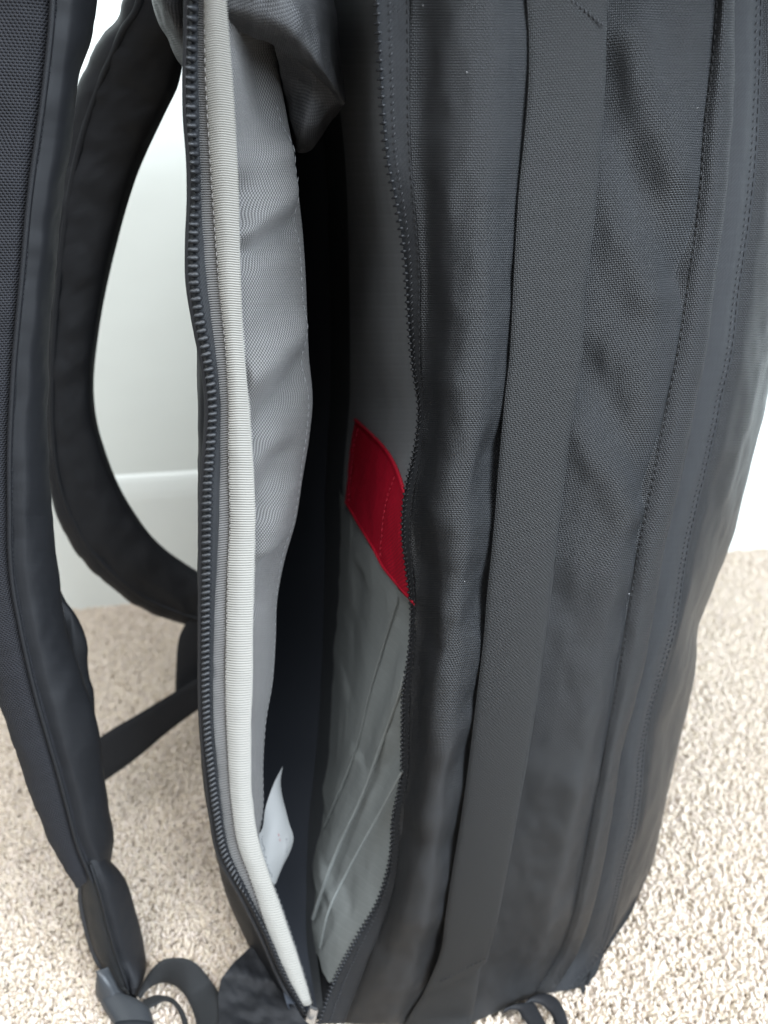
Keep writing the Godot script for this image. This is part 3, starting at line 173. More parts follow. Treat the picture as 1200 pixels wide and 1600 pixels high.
	shape["near_back_l"] = line([-19.08, 25.07, -35.04, -18.8, 24.27, -34.95, -18.44, 23.52, -34.86, -18.06, 22.8, -34.78, -18.06, 21.88, -34.67, -18.09, 20.92, -34.56, -18.14, 19.96, -34.45, -18.18, 18.99, -34.35, -18.22, 18, -34.24, -18.26, 17, -34.13, -18.29, 15.98, -34.02, -18.33, 14.95, -33.9])
	shape["near_back_r"] = line([-18.73, 24.83, -35.79, -18.62, 23.89, -35.68, -18.48, 22.96, -35.57, -18.07, 22.21, -35.49, -17.49, 21.5, -35.41, -17.25, 20.61, -35.3, -17.43, 19.58, -35.19, -17.46, 18.58, -35.08, -17.28, 17.59, -34.96, -17.33, 16.56, -34.81, -17.39, 15.52, -34.62, -17.45, 14.47, -34.43])
	shape["tip_l"] = line([-17.82, 9.08, -30.03, -17.66, 8.45, -29.9, -17.69, 7.78, -29.78, -17.78, 7.06, -29.67, -17.85, 6.35, -29.56, -17.84, 5.64, -29.44, -17.78, 4.95, -29.31, -17.71, 4.25, -29.18, -17.62, 3.54, -29.06, -17.51, 2.84, -28.94, -17.33, 2.2, -28.8, -17.04, 1.65, -28.64, -16.75, 1.07, -28.49, -16.46, 0.47, -28.36, -15.95, 0.4, -27.94, -15.39, 0.4, -27.51])
	shape["tip_s"] = line([-16.88, 9.5, -29.69, -16.72, 8.98, -29.51, -16.59, 8.41, -29.37, -16.49, 7.78, -29.27, -16.41, 7.13, -29.17, -16.35, 6.47, -29.07, -16.31, 5.8, -28.97, -16.24, 5.14, -28.87, -16.14, 4.48, -28.76, -16.06, 3.8, -28.66, -15.98, 3.11, -28.57, -15.88, 2.43, -28.46, -15.72, 1.82, -28.32, -15.57, 1.2, -28.17, -15.48, 0.5, -28.06, -15.19, 0.4, -27.58])
	shape["tip_r"] = line([-16.77, 7.83, -31.06, -16.45, 7.16, -31.16, -16.12, 6.56, -31.13, -15.86, 5.9, -31.07, -15.7, 5.21, -30.98, -15.59, 4.52, -30.84, -15.48, 3.83, -30.69, -15.38, 3.12, -30.57, -15.28, 2.39, -30.44, -15.21, 1.67, -30.3, -15.17, 0.97, -30.13, -15.11, 0.4, -29.87, -14.92, 0.4, -29.24, -14.86, 0.4, -28.63, -14.86, 0.4, -28.05, -14.93, 0.4, -27.51])
	shape["far_l"] = line([-11.55, 54.39, -41.99, -12.35, 53.52, -42.45, -13, 52.52, -42.85, -14.14, 51.79, -43.53, -15.11, 50.82, -44.07, -16.16, 49.81, -44.67, -16.96, 48.64, -45.07, -17.7, 47.39, -45.36, -18.31, 46.08, -45.53, -18.83, 44.7, -45.63, -19.31, 43.28, -45.7, -19.74, 41.8, -45.71, -20.15, 40.29, -45.71, -20.54, 38.73, -45.68, -20.92, 37.13, -45.64, -21.26, 35.47, -45.6, -21.6, 33.77, -45.55, -21.92, 32.02, -45.5, -22.2, 30.21, -45.45, -22.44, 28.35, -45.42, -22.6, 26.42, -45.39, -22.58, 24.46, -45.43, -22.2, 22.5, -45.58, -21.57, 20.62, -45.67, -20.59, 18.94, -45.82, -19.38, 17.35, -46.14, -18.04, 15.84, -46.52, -16.37, 14.77, -46.84, -14.54, 13.96, -47.11, -12.6, 13.35, -47.32])
	shape["far_r"] = line([-8.22, 53.97, -42.36, -8.72, 53.14, -42.63, -9.25, 52.28, -42.92, -9.83, 51.39, -43.3, -10.3, 50.45, -43.66, -10.78, 49.46, -43.98, -11.51, 48.5, -44.27, -12.28, 47.51, -44.61, -13.05, 46.48, -44.9, -13.77, 45.39, -45.1, -14.43, 44.24, -45.31, -15.05, 43.04, -45.5, -15.64, 41.78, -45.65, -16.22, 40.49, -45.78, -16.77, 39.15, -45.86, -17.28, 37.78, -45.89, -17.76, 36.35, -45.94, -18.21, 34.88, -46, -18.6, 33.35, -46.04, -18.83, 31.78, -46.09, -18.87, 30.18, -46.14, -18.72, 28.56, -46.23, -18.48, 26.91, -46.34, -18.1, 25.27, -46.48, -17.54, 23.64, -46.65, -16.82, 22.06, -46.77, -15.88, 20.6, -46.97, -14.71, 19.3, -47.21, -13.4, 18.16, -47.31, -12.02, 17.05, -47.36])
	shape["web_low_a"] = line([-21.6, 7.33, -41.41, -20.27, 8.19, -41.85, -18.89, 8.85, -42.33, -17.51, 9.51, -42.81, -16.13, 10.2, -43.29, -14.73, 10.9, -43.76, -13.33, 11.63, -44.22, -11.92, 12.35, -44.68])
	shape["web_low_b"] = line([-21.95, 3.59, -40.64, -20.44, 4.52, -41.02, -19.04, 5.33, -41.57, -17.68, 6.25, -42.14, -16.34, 7.25, -42.69, -14.92, 8.23, -43.17, -13.46, 9.18, -43.61, -12, 10.13, -44.04])
	shape["web_up_a"] = line([-14.33, 15.93, -46.45, -14.79, 14.95, -46.2, -15.31, 13.99, -45.92, -15.59, 12.96, -45.66, -15.74, 11.82, -45.43, -15.86, 10.68, -45.19, -15.97, 9.53, -44.96, -16.09, 8.36, -44.72])
	shape["web_up_b"] = line([-12.03, 15.7, -46.81, -12.24, 14.57, -46.56, -12.48, 13.45, -46.28, -12.73, 12.32, -45.99, -12.94, 11.13, -45.75, -13.11, 9.95, -45.49, -13.26, 8.76, -45.21, -13.41, 7.57, -44.93])
	shape["buckle_l"] = line([-16.78, 2.33, -28.08, -17.01, 2.07, -27.89, -17.14, 1.75, -27.72, -17.18, 1.32, -27.57, -17.17, 0.9, -27.43, -16.87, 0.9, -27.04, -16.56, 0.9, -26.68, -16.23, 0.9, -26.34, -15.89, 0.9, -26.01, -15.56, 0.9, -25.69])
	shape["buckle_r"] = line([-16.57, 2.59, -27.91, -16.25, 2.25, -27.69, -15.98, 1.82, -27.51, -15.76, 1.27, -27.37, -15.4, 0.98, -27.27, -14.85, 0.9, -27.17, -14.28, 0.9, -26.94, -13.82, 0.9, -26.65, -13.51, 0.9, -26.19, -13.23, 0.9, -25.69])
	shape["loop_out"] = line([-14.74, 0.9, -27.35, -14.67, 0.9, -27.85, -14.48, 1.17, -28.17, -14.14, 1.7, -28.31, -13.75, 2.11, -28.45, -13.28, 2.36, -28.61, -12.76, 2.41, -28.66, -12.19, 2.41, -28.66, -11.67, 2.26, -28.61, -11.22, 1.92, -28.51, -10.87, 1.48, -28.38, -10.54, 1.03, -28.21, -10.14, 0.9, -27.84, -9.78, 0.9, -27.37, -9.46, 0.9, -26.88, -9.19, 0.9, -26.39, -8.95, 0.9, -25.9, -8.72, 0.9, -25.41])
	shape["loop_in"] = line([-14.48, 0.9, -27.13, -14.36, 0.9, -27.4, -14.22, 0.9, -27.65, -14.02, 0.9, -27.87, -13.76, 0.9, -28.01, -13.45, 0.9, -28.1, -13.11, 0.9, -28.09, -12.75, 0.9, -27.98, -12.42, 0.9, -27.81, -12.11, 0.9, -27.57, -11.84, 0.9, -27.32, -11.6, 0.9, -27.03, -11.38, 0.9, -26.74, -11.19, 0.9, -26.45, -11.02, 0.9, -26.15, -10.88, 0.9, -25.84, -10.75, 0.9, -25.54, -10.62, 0.9, -25.24])
	shape["loop2_out"] = line([-14.35, 0.9, -27.09, -14.1, 0.9, -27.21, -13.85, 0.9, -27.33, -13.58, 0.9, -27.39, -13.27, 0.9, -27.37, -12.96, 0.9, -27.33, -12.64, 0.9, -27.23, -12.36, 0.9, -27.07, -12.09, 0.9, -26.85, -11.86, 0.9, -26.62, -11.65, 0.9, -26.36, -11.48, 0.9, -26.1, -11.34, 0.9, -25.82, -11.21, 0.9, -25.55])
	shape["loop2_in"] = line([-14.02, 0.9, -26.47, -13.82, 0.9, -26.58, -13.62, 0.9, -26.7, -13.41, 0.9, -26.81, -13.22, 0.9, -26.95, -12.99, 0.9, -27.02, -12.71, 0.9, -26.96, -12.47, 0.9, -26.84, -12.24, 0.9, -26.64, -12.05, 0.9, -26.43, -11.88, 0.9, -26.2, -11.75, 0.9, -25.96, -11.63, 0.9, -25.72, -11.52, 0.9, -25.48])
	shape["wing_a"] = line([-9.43, 1.2, -25.45, -9.56, 1.2, -25.98, -9.68, 1.2, -26.52, -9.8, 1.2, -27.07, -9.84, 1.2, -27.64, -9.79, 1.2, -28.19, -9.51, 1.52, -28.48, -9.12, 1.97, -28.65, -8.69, 2.4, -28.79, -8.25, 2.8, -28.94, -7.87, 3.18, -29.12, -7.67, 3.71, -29.34])
	shape["wing_b"] = line([-3.63, 1.2, -25.18, -4.14, 1.2, -25.51, -4.65, 1.2, -25.87, -5.09, 1.2, -26.29, -5.5, 1.2, -26.78, -5.86, 1.2, -27.3, -6.19, 1.2, -27.87, -6.44, 1.64, -28.16, -6.67, 2.21, -28.39, -6.91, 2.76, -28.61, -7.14, 3.31, -28.84, -7.38, 3.86, -29.07])
	shape["back_a"] = line([-6.98, 52.42, -31.8, -7.1, 51.21, -31.75, -7.25, 49.95, -31.66, -7.41, 48.64, -31.55, -7.5, 47.29, -31.42, -7.51, 45.89, -31.28, -7.61, 44.44, -31.13, -7.81, 42.95, -30.97, -7.92, 41.4, -30.81, -7.8, 39.8, -30.63, -7.6, 38.14, -30.45, -7.55, 36.42, -30.26, -7.78, 34.64, -30.07, -8.06, 32.79, -29.87, -8.26, 30.87, -29.66, -8.44, 28.87, -29.46, -8.63, 26.79, -29.25, -8.82, 24.61, -29.03, -9.01, 22.34, -28.82, -9.13, 19.96, -28.6, -9.14, 17.46, -28.37, -9.09, 14.82, -28.15, -8.87, 12.04, -27.94, -7.91, 9.1, -27.72, -6.96, 5.99, -27.5, -6.11, 2.68, -27.28, -4.8, 0.4, -26.33])
	shape["back_b"] = line([-7.29, 53.07, -34.8, -7.39, 51.73, -34.67, -7.49, 50.35, -34.5, -7.59, 48.91, -34.3, -7.69, 47.44, -34.08, -7.79, 45.92, -33.85, -7.89, 44.36, -33.61, -8, 42.75, -33.36, -8.11, 41.09, -33.1, -8.22, 39.39, -32.83, -8.34, 37.63, -32.56, -8.46, 35.82, -32.29, -8.58, 33.94, -32.01, -8.71, 32, -31.73, -8.84, 29.99, -31.45, -8.98, 27.91, -31.17, -9.12, 25.74, -30.88, -9.26, 23.48, -30.6, -9.41, 21.13, -30.32, -9.56, 18.66, -30.04, -9.71, 16.07, -29.77, -9.65, 13.08, -29.75, -9.65, 9.74, -29.86, -9.38, 6.4, -29.78, -8.52, 3.19, -29.45, -7.34, 0.4, -28.74, -5.63, 0.4, -26.33])
	shape["back_c"] = line([-8.65, 55.47, -45.8, -8.76, 53.71, -45.64, -8.87, 51.88, -45.42, -8.98, 50, -45.19, -9.09, 48.06, -44.93, -9.21, 46.06, -44.66, -9.33, 43.99, -44.38, -9.45, 41.87, -44.08, -9.58, 39.67, -43.77, -9.71, 37.41, -43.45, -9.84, 35.08, -43.12, -9.98, 32.67, -42.78, -10.12, 30.18, -42.43, -10.25, 27.6, -42.07, -10.4, 24.94, -41.7, -10.54, 22.18, -41.31, -10.68, 19.32, -40.92, -10.82, 16.35, -40.51, -10.97, 13.27, -40.09, -11.11, 10.07, -39.66, -11.25, 6.74, -39.21, -11.31, 3.34, -38.69, -11.11, 0.4, -37.66, -9.91, 0.4, -34.35, -8.27, 0.4, -31.39, -6.36, 0.4, -28.74, -4.88, 0.4, -26.33])
	shape["top_a"] = line([-9.57, 53.12, -35.99, -9.56, 52.78, -35.97, -9.55, 52.44, -35.95, -9.54, 52.09, -35.92, -9.5, 51.76, -35.89, -9.38, 51.43, -35.86, -9.25, 51.1, -35.83, -9.13, 50.78, -35.88, -9.02, 50.47, -35.96, -8.91, 50.14, -36.01, -8.78, 49.82, -36.08, -8.59, 49.55, -36.26])
	shape["top_b"] = line([-8.63, 52.81, -34.49, -8.61, 52.49, -34.47, -8.6, 52.18, -34.45, -8.58, 51.86, -34.43, -8.53, 51.56, -34.41, -8.43, 51.27, -34.46, -8.32, 50.99, -34.55, -8.25, 50.7, -34.66, -8.21, 50.41, -34.81, -8.2, 50.11, -34.98, -8.22, 49.8, -35.2, -8.29, 49.49, -35.47])
	shape["top_c"] = line([-7.29, 52.95, -35.19, -7.35, 52.64, -35.17, -7.4, 52.32, -35.15, -7.45, 52, -35.13, -7.51, 51.67, -35.1, -7.58, 51.35, -35.07, -7.65, 51.02, -35.04, -7.72, 50.7, -35.08, -7.8, 50.38, -35.18, -7.89, 50.05, -35.28, -7.98, 49.73, -35.41, -8.13, 49.41, -35.66])
	shape["pull_l"] = line([-4.28, 1.91, -26.16, -4.39, 1.56, -26.09, -4.49, 1.2, -26.02, -4.58, 0.83, -25.95, -4.66, 0.45, -25.88, -4.7, 0.4, -25.63])
	shape["pull_r"] = line([-3.79, 1.73, -26.05, -3.86, 1.46, -25.94, -3.92, 1.18, -25.84, -4, 0.85, -25.76, -4.07, 0.5, -25.7, -4.13, 0.4, -25.49])
	shape["cord_a_out"] = line([8.41, 0.9, -26.98, 8.74, 0.9, -27.24, 9.1, 0.9, -27.4, 9.5, 0.9, -27.49, 9.87, 0.9, -27.46, 10.19, 0.9, -27.28, 10.39, 0.9, -27.04, 10.52, 0.9, -26.7, 10.61, 0.9, -26.37, 10.64, 0.9, -26.04, 10.63, 0.9, -25.69, 10.61, 0.9, -25.35])
	shape["cord_a_in"] = line([8.21, 0.9, -26.69, 8.49, 0.9, -26.84, 8.77, 0.9, -26.94, 9.04, 0.9, -26.91, 9.29, 0.9, -26.82, 9.49, 0.9, -26.64, 9.65, 0.9, -26.45, 9.77, 0.9, -26.23, 9.82, 0.9, -25.98, 9.84, 0.9, -25.72, 9.85, 0.9, -25.46, 9.85, 0.9, -25.21])
	shape["cord_b_out"] = line([7.15, 0.9, -26.65, 7.48, 0.9, -26.76, 7.81, 0.9, -26.86, 8.14, 0.9, -26.92, 8.5, 0.9, -26.96, 8.8, 0.9, -26.98, 8.97, 0.9, -26.76, 9.08, 0.9, -26.45, 9.2, 0.9, -26.18, 9.29, 0.9, -25.9, 9.37, 0.9, -25.62, 9.44, 0.9, -25.35])
	shape["cord_b_in"] = line([6.95, 0.9, -26.33, 7.17, 0.9, -26.43, 7.39, 0.9, -26.53, 7.62, 0.9, -26.54, 7.83, 0.9, -26.5, 7.94, 0.9, -26.34, 8.02, 0.9, -26.13, 8.13, 0.9, -25.96, 8.22, 0.9, -25.78, 8.29, 0.9, -25.59, 8.34, 0.9, -25.4, 8.39, 0.9, -25.21])
	creases["sleeve"].append([2.88, 4.2, line([1.86, 24.86, -29.56, 0.89, 21.4, -30.26, 0, 17.15, -31.46, -1.4, 11.9, -31.9, -2.72, 8.36, -31.76, -3.73, 5.7, -30.98, -4.22, 4.28, -30.1])])
	creases["sleeve"].append([-3.96, 4.9, line([2.06, 22.24, -29.22, 0.42, 16.47, -30.23, -0.8, 12.25, -30.62, -2.09, 8.75, -30.75, -3.28, 5.84, -30.22])])
	creases["sleeve"].append([2.16, 4.2, line([1.8, 18.73, -28.77, 0.14, 14.23, -29.69, -0.73, 11.69, -30.09, -2.27, 7.76, -30.19, -3.35, 5.02, -29.14])])
	creases["sleeve"].append([-2.88, 4.9, line([1.85, 15.42, -28.34, 0.35, 12.69, -28.48, -1.09, 9.07, -28.97, -2.41, 6.15, -28.33])])
	creases["sleeve"].append([1.44, 2.8, line([1.22, 28.24, -30.51, 0.73, 25.4, -32.49, 0.07, 21.92, -33.77, -0.74, 18.38, -34.17, -1.67, 13.9, -34.17, -2.94, 9.94, -34.12, -3.82, 7.72, -33.67])])
	creases["sleeve"].append([-2.52, 4.9, line([1.27, 25.55, -30.76, 0.51, 22.4, -32.49, -0.36, 18.53, -33.03, -1.29, 14.01, -33.32])])
	creases["sleeve"].append([-1.8, 4.9, line([-1.56, 23.08, -38.83, -2.12, 19.15, -39.14, -2.46, 16.03, -37.98])])
	creases["gusset"].append([-3.8, 10, line([8.26, 48.88, -31.49, 9.02, 46.97, -31.28, 10.22, 44.53, -30.98, 11.85, 41.83, -30.65])])
	creases["gusset"].append([4, 10, line([9.02, 49.9, -31.6, 10.11, 47.19, -31.3, 11.08, 45.66, -31.12])])
	creases["gusset"].append([3, 8, line([8.21, 46.1, -31.17, 9.19, 43.61, -30.87, 10.62, 40.97, -30.54])])
	creases["gusset"].append([-3, 10, line([8.1, 38.44, -30.22, 9.8, 36.05, -29.92, 11.51, 32.96, -29.54])])
	creases["gusset"].append([3, 9, line([8.33, 35.78, -29.89, 9.77, 33.54, -29.61, 10.93, 31.79, -29.4])])
	creases["gusset"].append([-1.2, 10, line([7.89, 27.94, -28.94, 9.15, 25.99, -28.72, 11.02, 23.78, -28.47])])
	creases["gusset"].append([1.2, 11.25, line([7.8, 29.98, -29.18, 9.32, 29.05, -29.07, 10.97, 28.58, -29.02])])
	creases["gusset"].append([0.9, 10, line([8.03, 18.5, -27.9, 9.77, 16.94, -27.74])])
	creases["gusset"].append([-0.45, 11.25, line([6.96, 15.95, -27.63, 8.42, 13.05, -27.35, 9.41, 9.99, -27.06])])
	creases["gusset"].append([0.75, 12.5, line([6.74, 13.05, -27.35, 8.48, 12.19, -27.26])])
	creases["panel"].append([-1.8, 11.25, line([1.44, 29.98, -29.18, 2.63, 28.89, -29.06, 3.92, 29.36, -29.11])])
	creases["panel"].append([-2.025, 10, line([4.56, 27.94, -28.94, 3.12, 26.81, -28.81, 2.7, 25.99, -28.72])])
	creases["panel"].append([1.35, 11.25, line([1.92, 27.78, -28.92, 2.94, 27.94, -28.94])])
	creases["panel"].append([-1.575, 11.25, line([4.27, 20.2, -28.08, 3.19, 19.26, -27.98, 2.57, 18.31, -27.88])])
	creases["panel"].append([1.35, 12.5, line([1.92, 19.07, -27.96, 2.83, 20.93, -28.16])])
	creases["panel"].append([-1.35, 11.25, line([1.33, 14.72, -27.51, 2.67, 14.31, -27.47])])
	creases["panel"].append([-2.5, 12, line([4.42, 34.67, -29.75, 3.93, 32.96, -29.54])])
	creases["panel"].append([1.35, 15, line([2.71, 12.19, -27.26, 1.38, 9.99, -27.06])])
	creases["panel"].append([-1.35, 12.5, line([0.89, 6.26, -26.72, 1.98, 5.29, -26.63, 3.19, 7.22, -26.8])])
	creases["panel"].append([3, 14, line([2.69, 37.39, -30.09, 2.53, 32.96, -29.54])])
	creases["lining"].append([-6.8, 7, line([-5.71, 44.07, -30.93, -4.59, 47.4, -31.33, -4.58, 49.69, -31.58])])
	creases["lining"].append([-5.1, 6, line([-5.6, 42.55, -30.74, -4.56, 43.02, -30.8, -3.65, 43.61, -30.87])])
	creases["lining"].append([5.95, 8, line([-5.29, 45.66, -31.12, -4.15, 46.32, -31.2])])
	creases["lining"].append([5.1, 7, line([-5.43, 43.37, -30.84, -3.98, 44.76, -31.01])])
	creases["lining"].append([-5.1, 7, line([-5.72, 34.95, -29.79, -4.62, 36.32, -29.96, -3.76, 37.39, -30.09])])
	creases["lining"].append([5.1, 8, line([-5.49, 37.66, -30.12, -3.97, 38.96, -30.29])])
	creases["lining"].append([-4.25, 6, line([-5.53, 31.79, -29.4, -4.74, 33.54, -29.61])])
	creases["lining"].append([4.25, 6, line([-5.5, 29.67, -29.15, -4.77, 31.79, -29.4])])
	creases["lining"].append([-3.4, 6, line([-6.01, 26.81, -28.81, -5.26, 28.74, -29.04])])
	pass


func spline(p: PackedVector3Array, t: float) -> Vector3:
	var x := clampf(t, 0.0, 1.0) * (p.size() - 1)
	var i := mini(int(x), p.size() - 2)
	var f := x - i
	var a := p[i - 1] if i > 0 else p[0] * 2.0 - p[1]
	var d := p[i + 2] if i + 2 < p.size() else p[i + 1] * 2.0 - p[i]
	return p[i].cubic_interpolate(p[i + 1], a, d, f)


func shifted(p: PackedVector3Array, by: Vector3) -> PackedVector3Array:
	var q := PackedVector3Array()
	for v in p:
		q.append(v + by)
	return q


# A grid of points stretched over lines: rows run along the lines, columns across them.
func stretch(names: Array, nu: int, nv: int) -> Array:
	var lines := []
	for n in names:
		lines.append(shape[n] if n is String else n)
	var g := []
	for j in nv + 1:
		var across := PackedVector3Array()
		for l in lines:
			across.append(spline(l, float(j) / nv))
		var row := PackedVector3Array()
		if across.size() == 2:
			for i in nu + 1:
				row.append(across[0].lerp(across[1], float(i) / nu))
		else:
			for i in nu + 1:
				row.append(spline(across, float(i) / nu))
		g.append(row)
	return g


func normals_of(g: Array) -> Array:
	var out := []
	var nv := g.size() - 1
	var nu: int = g[0].size() - 1
	for j in nv + 1:
		var row := PackedVector3Array()
		for i in nu + 1:
			var du: Vector3 = g[j][mini(i + 1, nu)] - g[j][maxi(i - 1, 0)]
			var dv: Vector3 = g[mini(j + 1, nv)][i] - g[maxi(j - 1, 0)][i]
			var n := du.cross(dv).normalized()
			if n.dot(eye - g[j][i]) < 0.0:
				n = -n
			row.append(n)
		out.append(row)
	return out


# Pushes a grid along its normals: soft ripples of the cloth and the folds listed for it.
func rumple(g: Array, amount: float, size: float, folds := [], fade := 0.0, keep := 0.0) -> Array:
	var n := normals_of(g)
	var nu: int = g[0].size() - 1
	var out := []
	for j in g.size():
		var row := PackedVector3Array()
		for i in nu + 1:
			var p: Vector3 = g[j][i]
			var k := 1.0
			if fade > 0.0:
				var s := float(i) / nu
				k = smoothstep(0.0, fade, s) * smoothstep(keep, keep + maxf(fade, keep), 1.0 - s)
			var h := ripple.get_noise_3d(p.x / size, p.y / size * 0.7, p.z / size) * amount
			for f in folds:
				var l: PackedVector3Array = f[2]
				var best := 1e9
				for q in l.size() - 1:
					var c := Geometry2D.get_closest_point_to_segment(Vector2(p.x, p.y), Vector2(l[q].x, l[q].y), Vector2(l[q + 1].x, l[q + 1].y))
					best = minf(best, c.distance_to(Vector2(p.x, p.y)))
				var r: float = best / (f[1] * 0.001)
				if r < 3.0:
					h += f[0] * 0.001 * exp(-r * r)
			row.append(p + n[j][i] * h * k)
		out.append(row)
	return out


# Cloth from a grid: texture coordinates are metres along the cloth.
func cloth(g: Array, closed := false, face_out := true) -> ArrayMesh:
	var nv := g.size() - 1
	var nu: int = g[0].size() - 1
	var pos := PackedVector3Array()
	var uv := PackedVector2Array()
	var along := 0.0
	for j in nv + 1:
		if j > 0:
			var step := 0.0
			for i in nu + 1:
				step += g[j][i].distance_to(g[j - 1][i])
			along += step / (nu + 1)
		var across := 0.0
		for i in nu + 1:
			if i > 0:
				across += g[j][i].distance_to(g[j][i - 1])
			pos.append(g[j][i])
			uv.append(Vector2(across, along))
	var w := nu + 1
	var flip := false
	if face_out:
		var sum := 0.0
		for j in range(0, nv, maxi(1, nv / 12)):
			for i in range(0, nu, maxi(1, nu / 8)):
				var a := pos[j * w + i]
				sum += (pos[(j + 1) * w + i] - a).cross(pos[j * w + i + 1] - a).dot((eye - a).normalized())
		flip = sum < 0.0
	var idx := PackedInt32Array()
	for j in nv:
		for i in nu:
			var a := j * w + i
			if flip:
				idx.append_array([a, a + w, a + 1, a + 1, a + w, a + w + 1])
			else:
				idx.append_array([a, a + 1, a + w, a + 1, a + w + 1, a + w])
	return finish(pos, uv, idx, w if closed else 0, nv)


func finish(pos: PackedVector3Array, uv: PackedVector2Array, idx: PackedInt32Array, ring := 0, rows := 0) -> ArrayMesh:
	var nor := PackedVector3Array()
	nor.resize(pos.size())
	for k in idx.size() / 3:
		var a := idx[k * 3]
		var b := idx[k * 3 + 1]
		var c := idx[k * 3 + 2]
		var n := (pos[c] - pos[a]).cross(pos[b] - pos[a])
		nor[a] += n
		nor[b] += n
		nor[c] += n
	if ring > 0:
		for j in rows + 1:
			var s := nor[j * ring] + nor[j * ring + ring - 1]
			nor[j * ring] = s
			nor[j * ring + ring - 1] = s
	for k in nor.size():
		nor[k] = nor[k].normalized() if nor[k].length_squared() > 0.0 else Vector3.UP
	var arr := []
	arr.resize(Mesh.ARRAY_MAX)
	arr[Mesh.ARRAY_VERTEX] = pos
	arr[Mesh.ARRAY_NORMAL] = nor
	arr[Mesh.ARRAY_TEX_UV] = uv
	arr[Mesh.ARRAY_INDEX] = idx
	var m := ArrayMesh.new()
	m.add_surface_from_arrays(Mesh.PRIMITIVE_TRIANGLES, arr)
	return m


# A padded or woven band between two lines, closed all round. swell: how far its middle stands out.
func band(left, right, thick: float, swell: float, nu: int, nv: int, both := false, waver := 0.0) -> Array:
	var l: PackedVector3Array = shape[left] if left is String else left
	var r: PackedVector3Array = shape[right] if right is String else right
	var g := []
	for j in nv + 1:
		var t := float(j) / nv
		var a := spline(l, t)
		var b := spline(r, t)
		var ahead := (spline(l, t + 0.02) + spline(r, t + 0.02)) - (spline(l, t - 0.02) + spline(r, t - 0.02))
		var n := (b - a).cross(ahead).normalized()
		if n.dot(eye - a) < 0.0:
			n = -n
		if waver > 0.0:
			var q := ripple.get_noise_3d(a.x / 0.03, a.y / 0.02, a.z / 0.03) * waver
			a += (a - b).normalized() * q
		var row := PackedVector3Array()
		for i in nu + 1:
			var s := float(i) / nu
			var edge := sqrt(maxf(0.0, 1.0 - pow(absf(2.0 * s - 1.0), 6.0)))
			var p := a.lerp(b, s)
			var rip := ripple.get_noise_3d(p.x / 0.025, p.y / 0.025, p.z / 0.025) * waver
			row.append(p + n * (thick * 0.5 * edge + swell * sin(PI * s) + rip * edge))
		for i in nu + 1:
			var s := 1.0 - float(i) / nu
			var edge := sqrt(maxf(0.0, 1.0 - pow(absf(2.0 * s - 1.0), 6.0)))
			row.append(a.lerp(b, s) + n * (-thick * 0.5 * edge + (-swell if both else swell) * sin(PI * s)))
		row.append(row[0])
		g.append(row)
	return g


# A round tube along a line.
func tube(p: PackedVector3Array, r: float, nv: int, sides := 8) -> Array:
	var g := []
	for j in nv + 1:
		var t := float(j) / nv
		var c := spline(p, t)
		var d := (spline(p, minf(t + 0.01, 1.0)) - spline(p, maxf(t - 0.01, 0.0))).normalized()
		var x := d.cross(Vector3(0.31, 0.17, 0.93)).normalized()
		var y := d.cross(x)
		var row := PackedVector3Array()
		for i in sides + 1:
			var a := -TAU * i / sides
			row.append(c + (x * cos(a) + y * sin(a)) * r)
		g.append(row)
	return g


# One line down a grid, lifted off it.
func down(g: Array, s: float, lift: float, from := 0.0, to := 1.0) -> PackedVector3Array:
	var n := normals_of(g)
	var out := PackedVector3Array()
	var nv := g.size() - 1
	var nu: int = g[0].size() - 1
	var x := s * nu
	var i := mini(int(x), nu - 1)
	for j in range(int(from * nv), int(to * nv) + 1):
		out.append(g[j][i].lerp(g[j][i + 1], x - i) + n[j][i] * lift)
	return out


# A row of stitches joined into one mesh: short rounded threads along a line.
func stitches(p: PackedVector3Array, pitch: float, length: float, r: float, lean := 0.0) -> ArrayMesh:
	var pos := PackedVector3Array()
	var uv := PackedVector2Array()
	var idx := PackedInt32Array()
	var walked := 0.0
	var next := pitch * 0.5
	for k in p.size() - 1:
		var seg := p[k].distance_to(p[k + 1])
		while next <= walked + seg and seg > 0.0:
			var c := p[k].lerp(p[k + 1], (next - walked) / seg)
			var d := (p[k + 1] - p[k]).normalized()
			var side := d.cross((eye - c).normalized()).normalized()
			d = (d + side * lean).normalized()
			side = d.cross((eye - c).normalized()).normalized()
			var up := side.cross(d)
			var first := pos.size()
			for q in 5:
				var f := q / 4.0 - 0.5
				var rr := r * sqrt(maxf(0.05, 1.0 - pow(absf(f) * 2.0, 3.0)))
				for s in 6:
					var a := TAU * s / 6.0
					pos.append(c + d * length * f + (side * cos(a) + up * sin(a)) * rr - up * r * 1.1 * pow(absf(f) * 2.0, 2.0))
					uv.append(Vector2(f, s / 6.0))
			for q in 4:
				for s in 6:
					var a := first + q * 6 + s
					var b := first + q * 6 + (s + 1) % 6
					idx.append_array([a, b, a + 6, b, b + 6, a + 6])
			next += pitch
		walked += seg
	return finish(pos, uv, idx)


func put(called: String, mesh: Mesh, material: Material, parent: Node3D, kind := "") -> MeshInstance3D:
	var o := MeshInstance3D.new()
	o.name = called
	o.mesh = mesh
	o.material_override = material
	if kind != "":
		o.set_meta("kind", kind)
	parent.add_child(o, true)
	return o


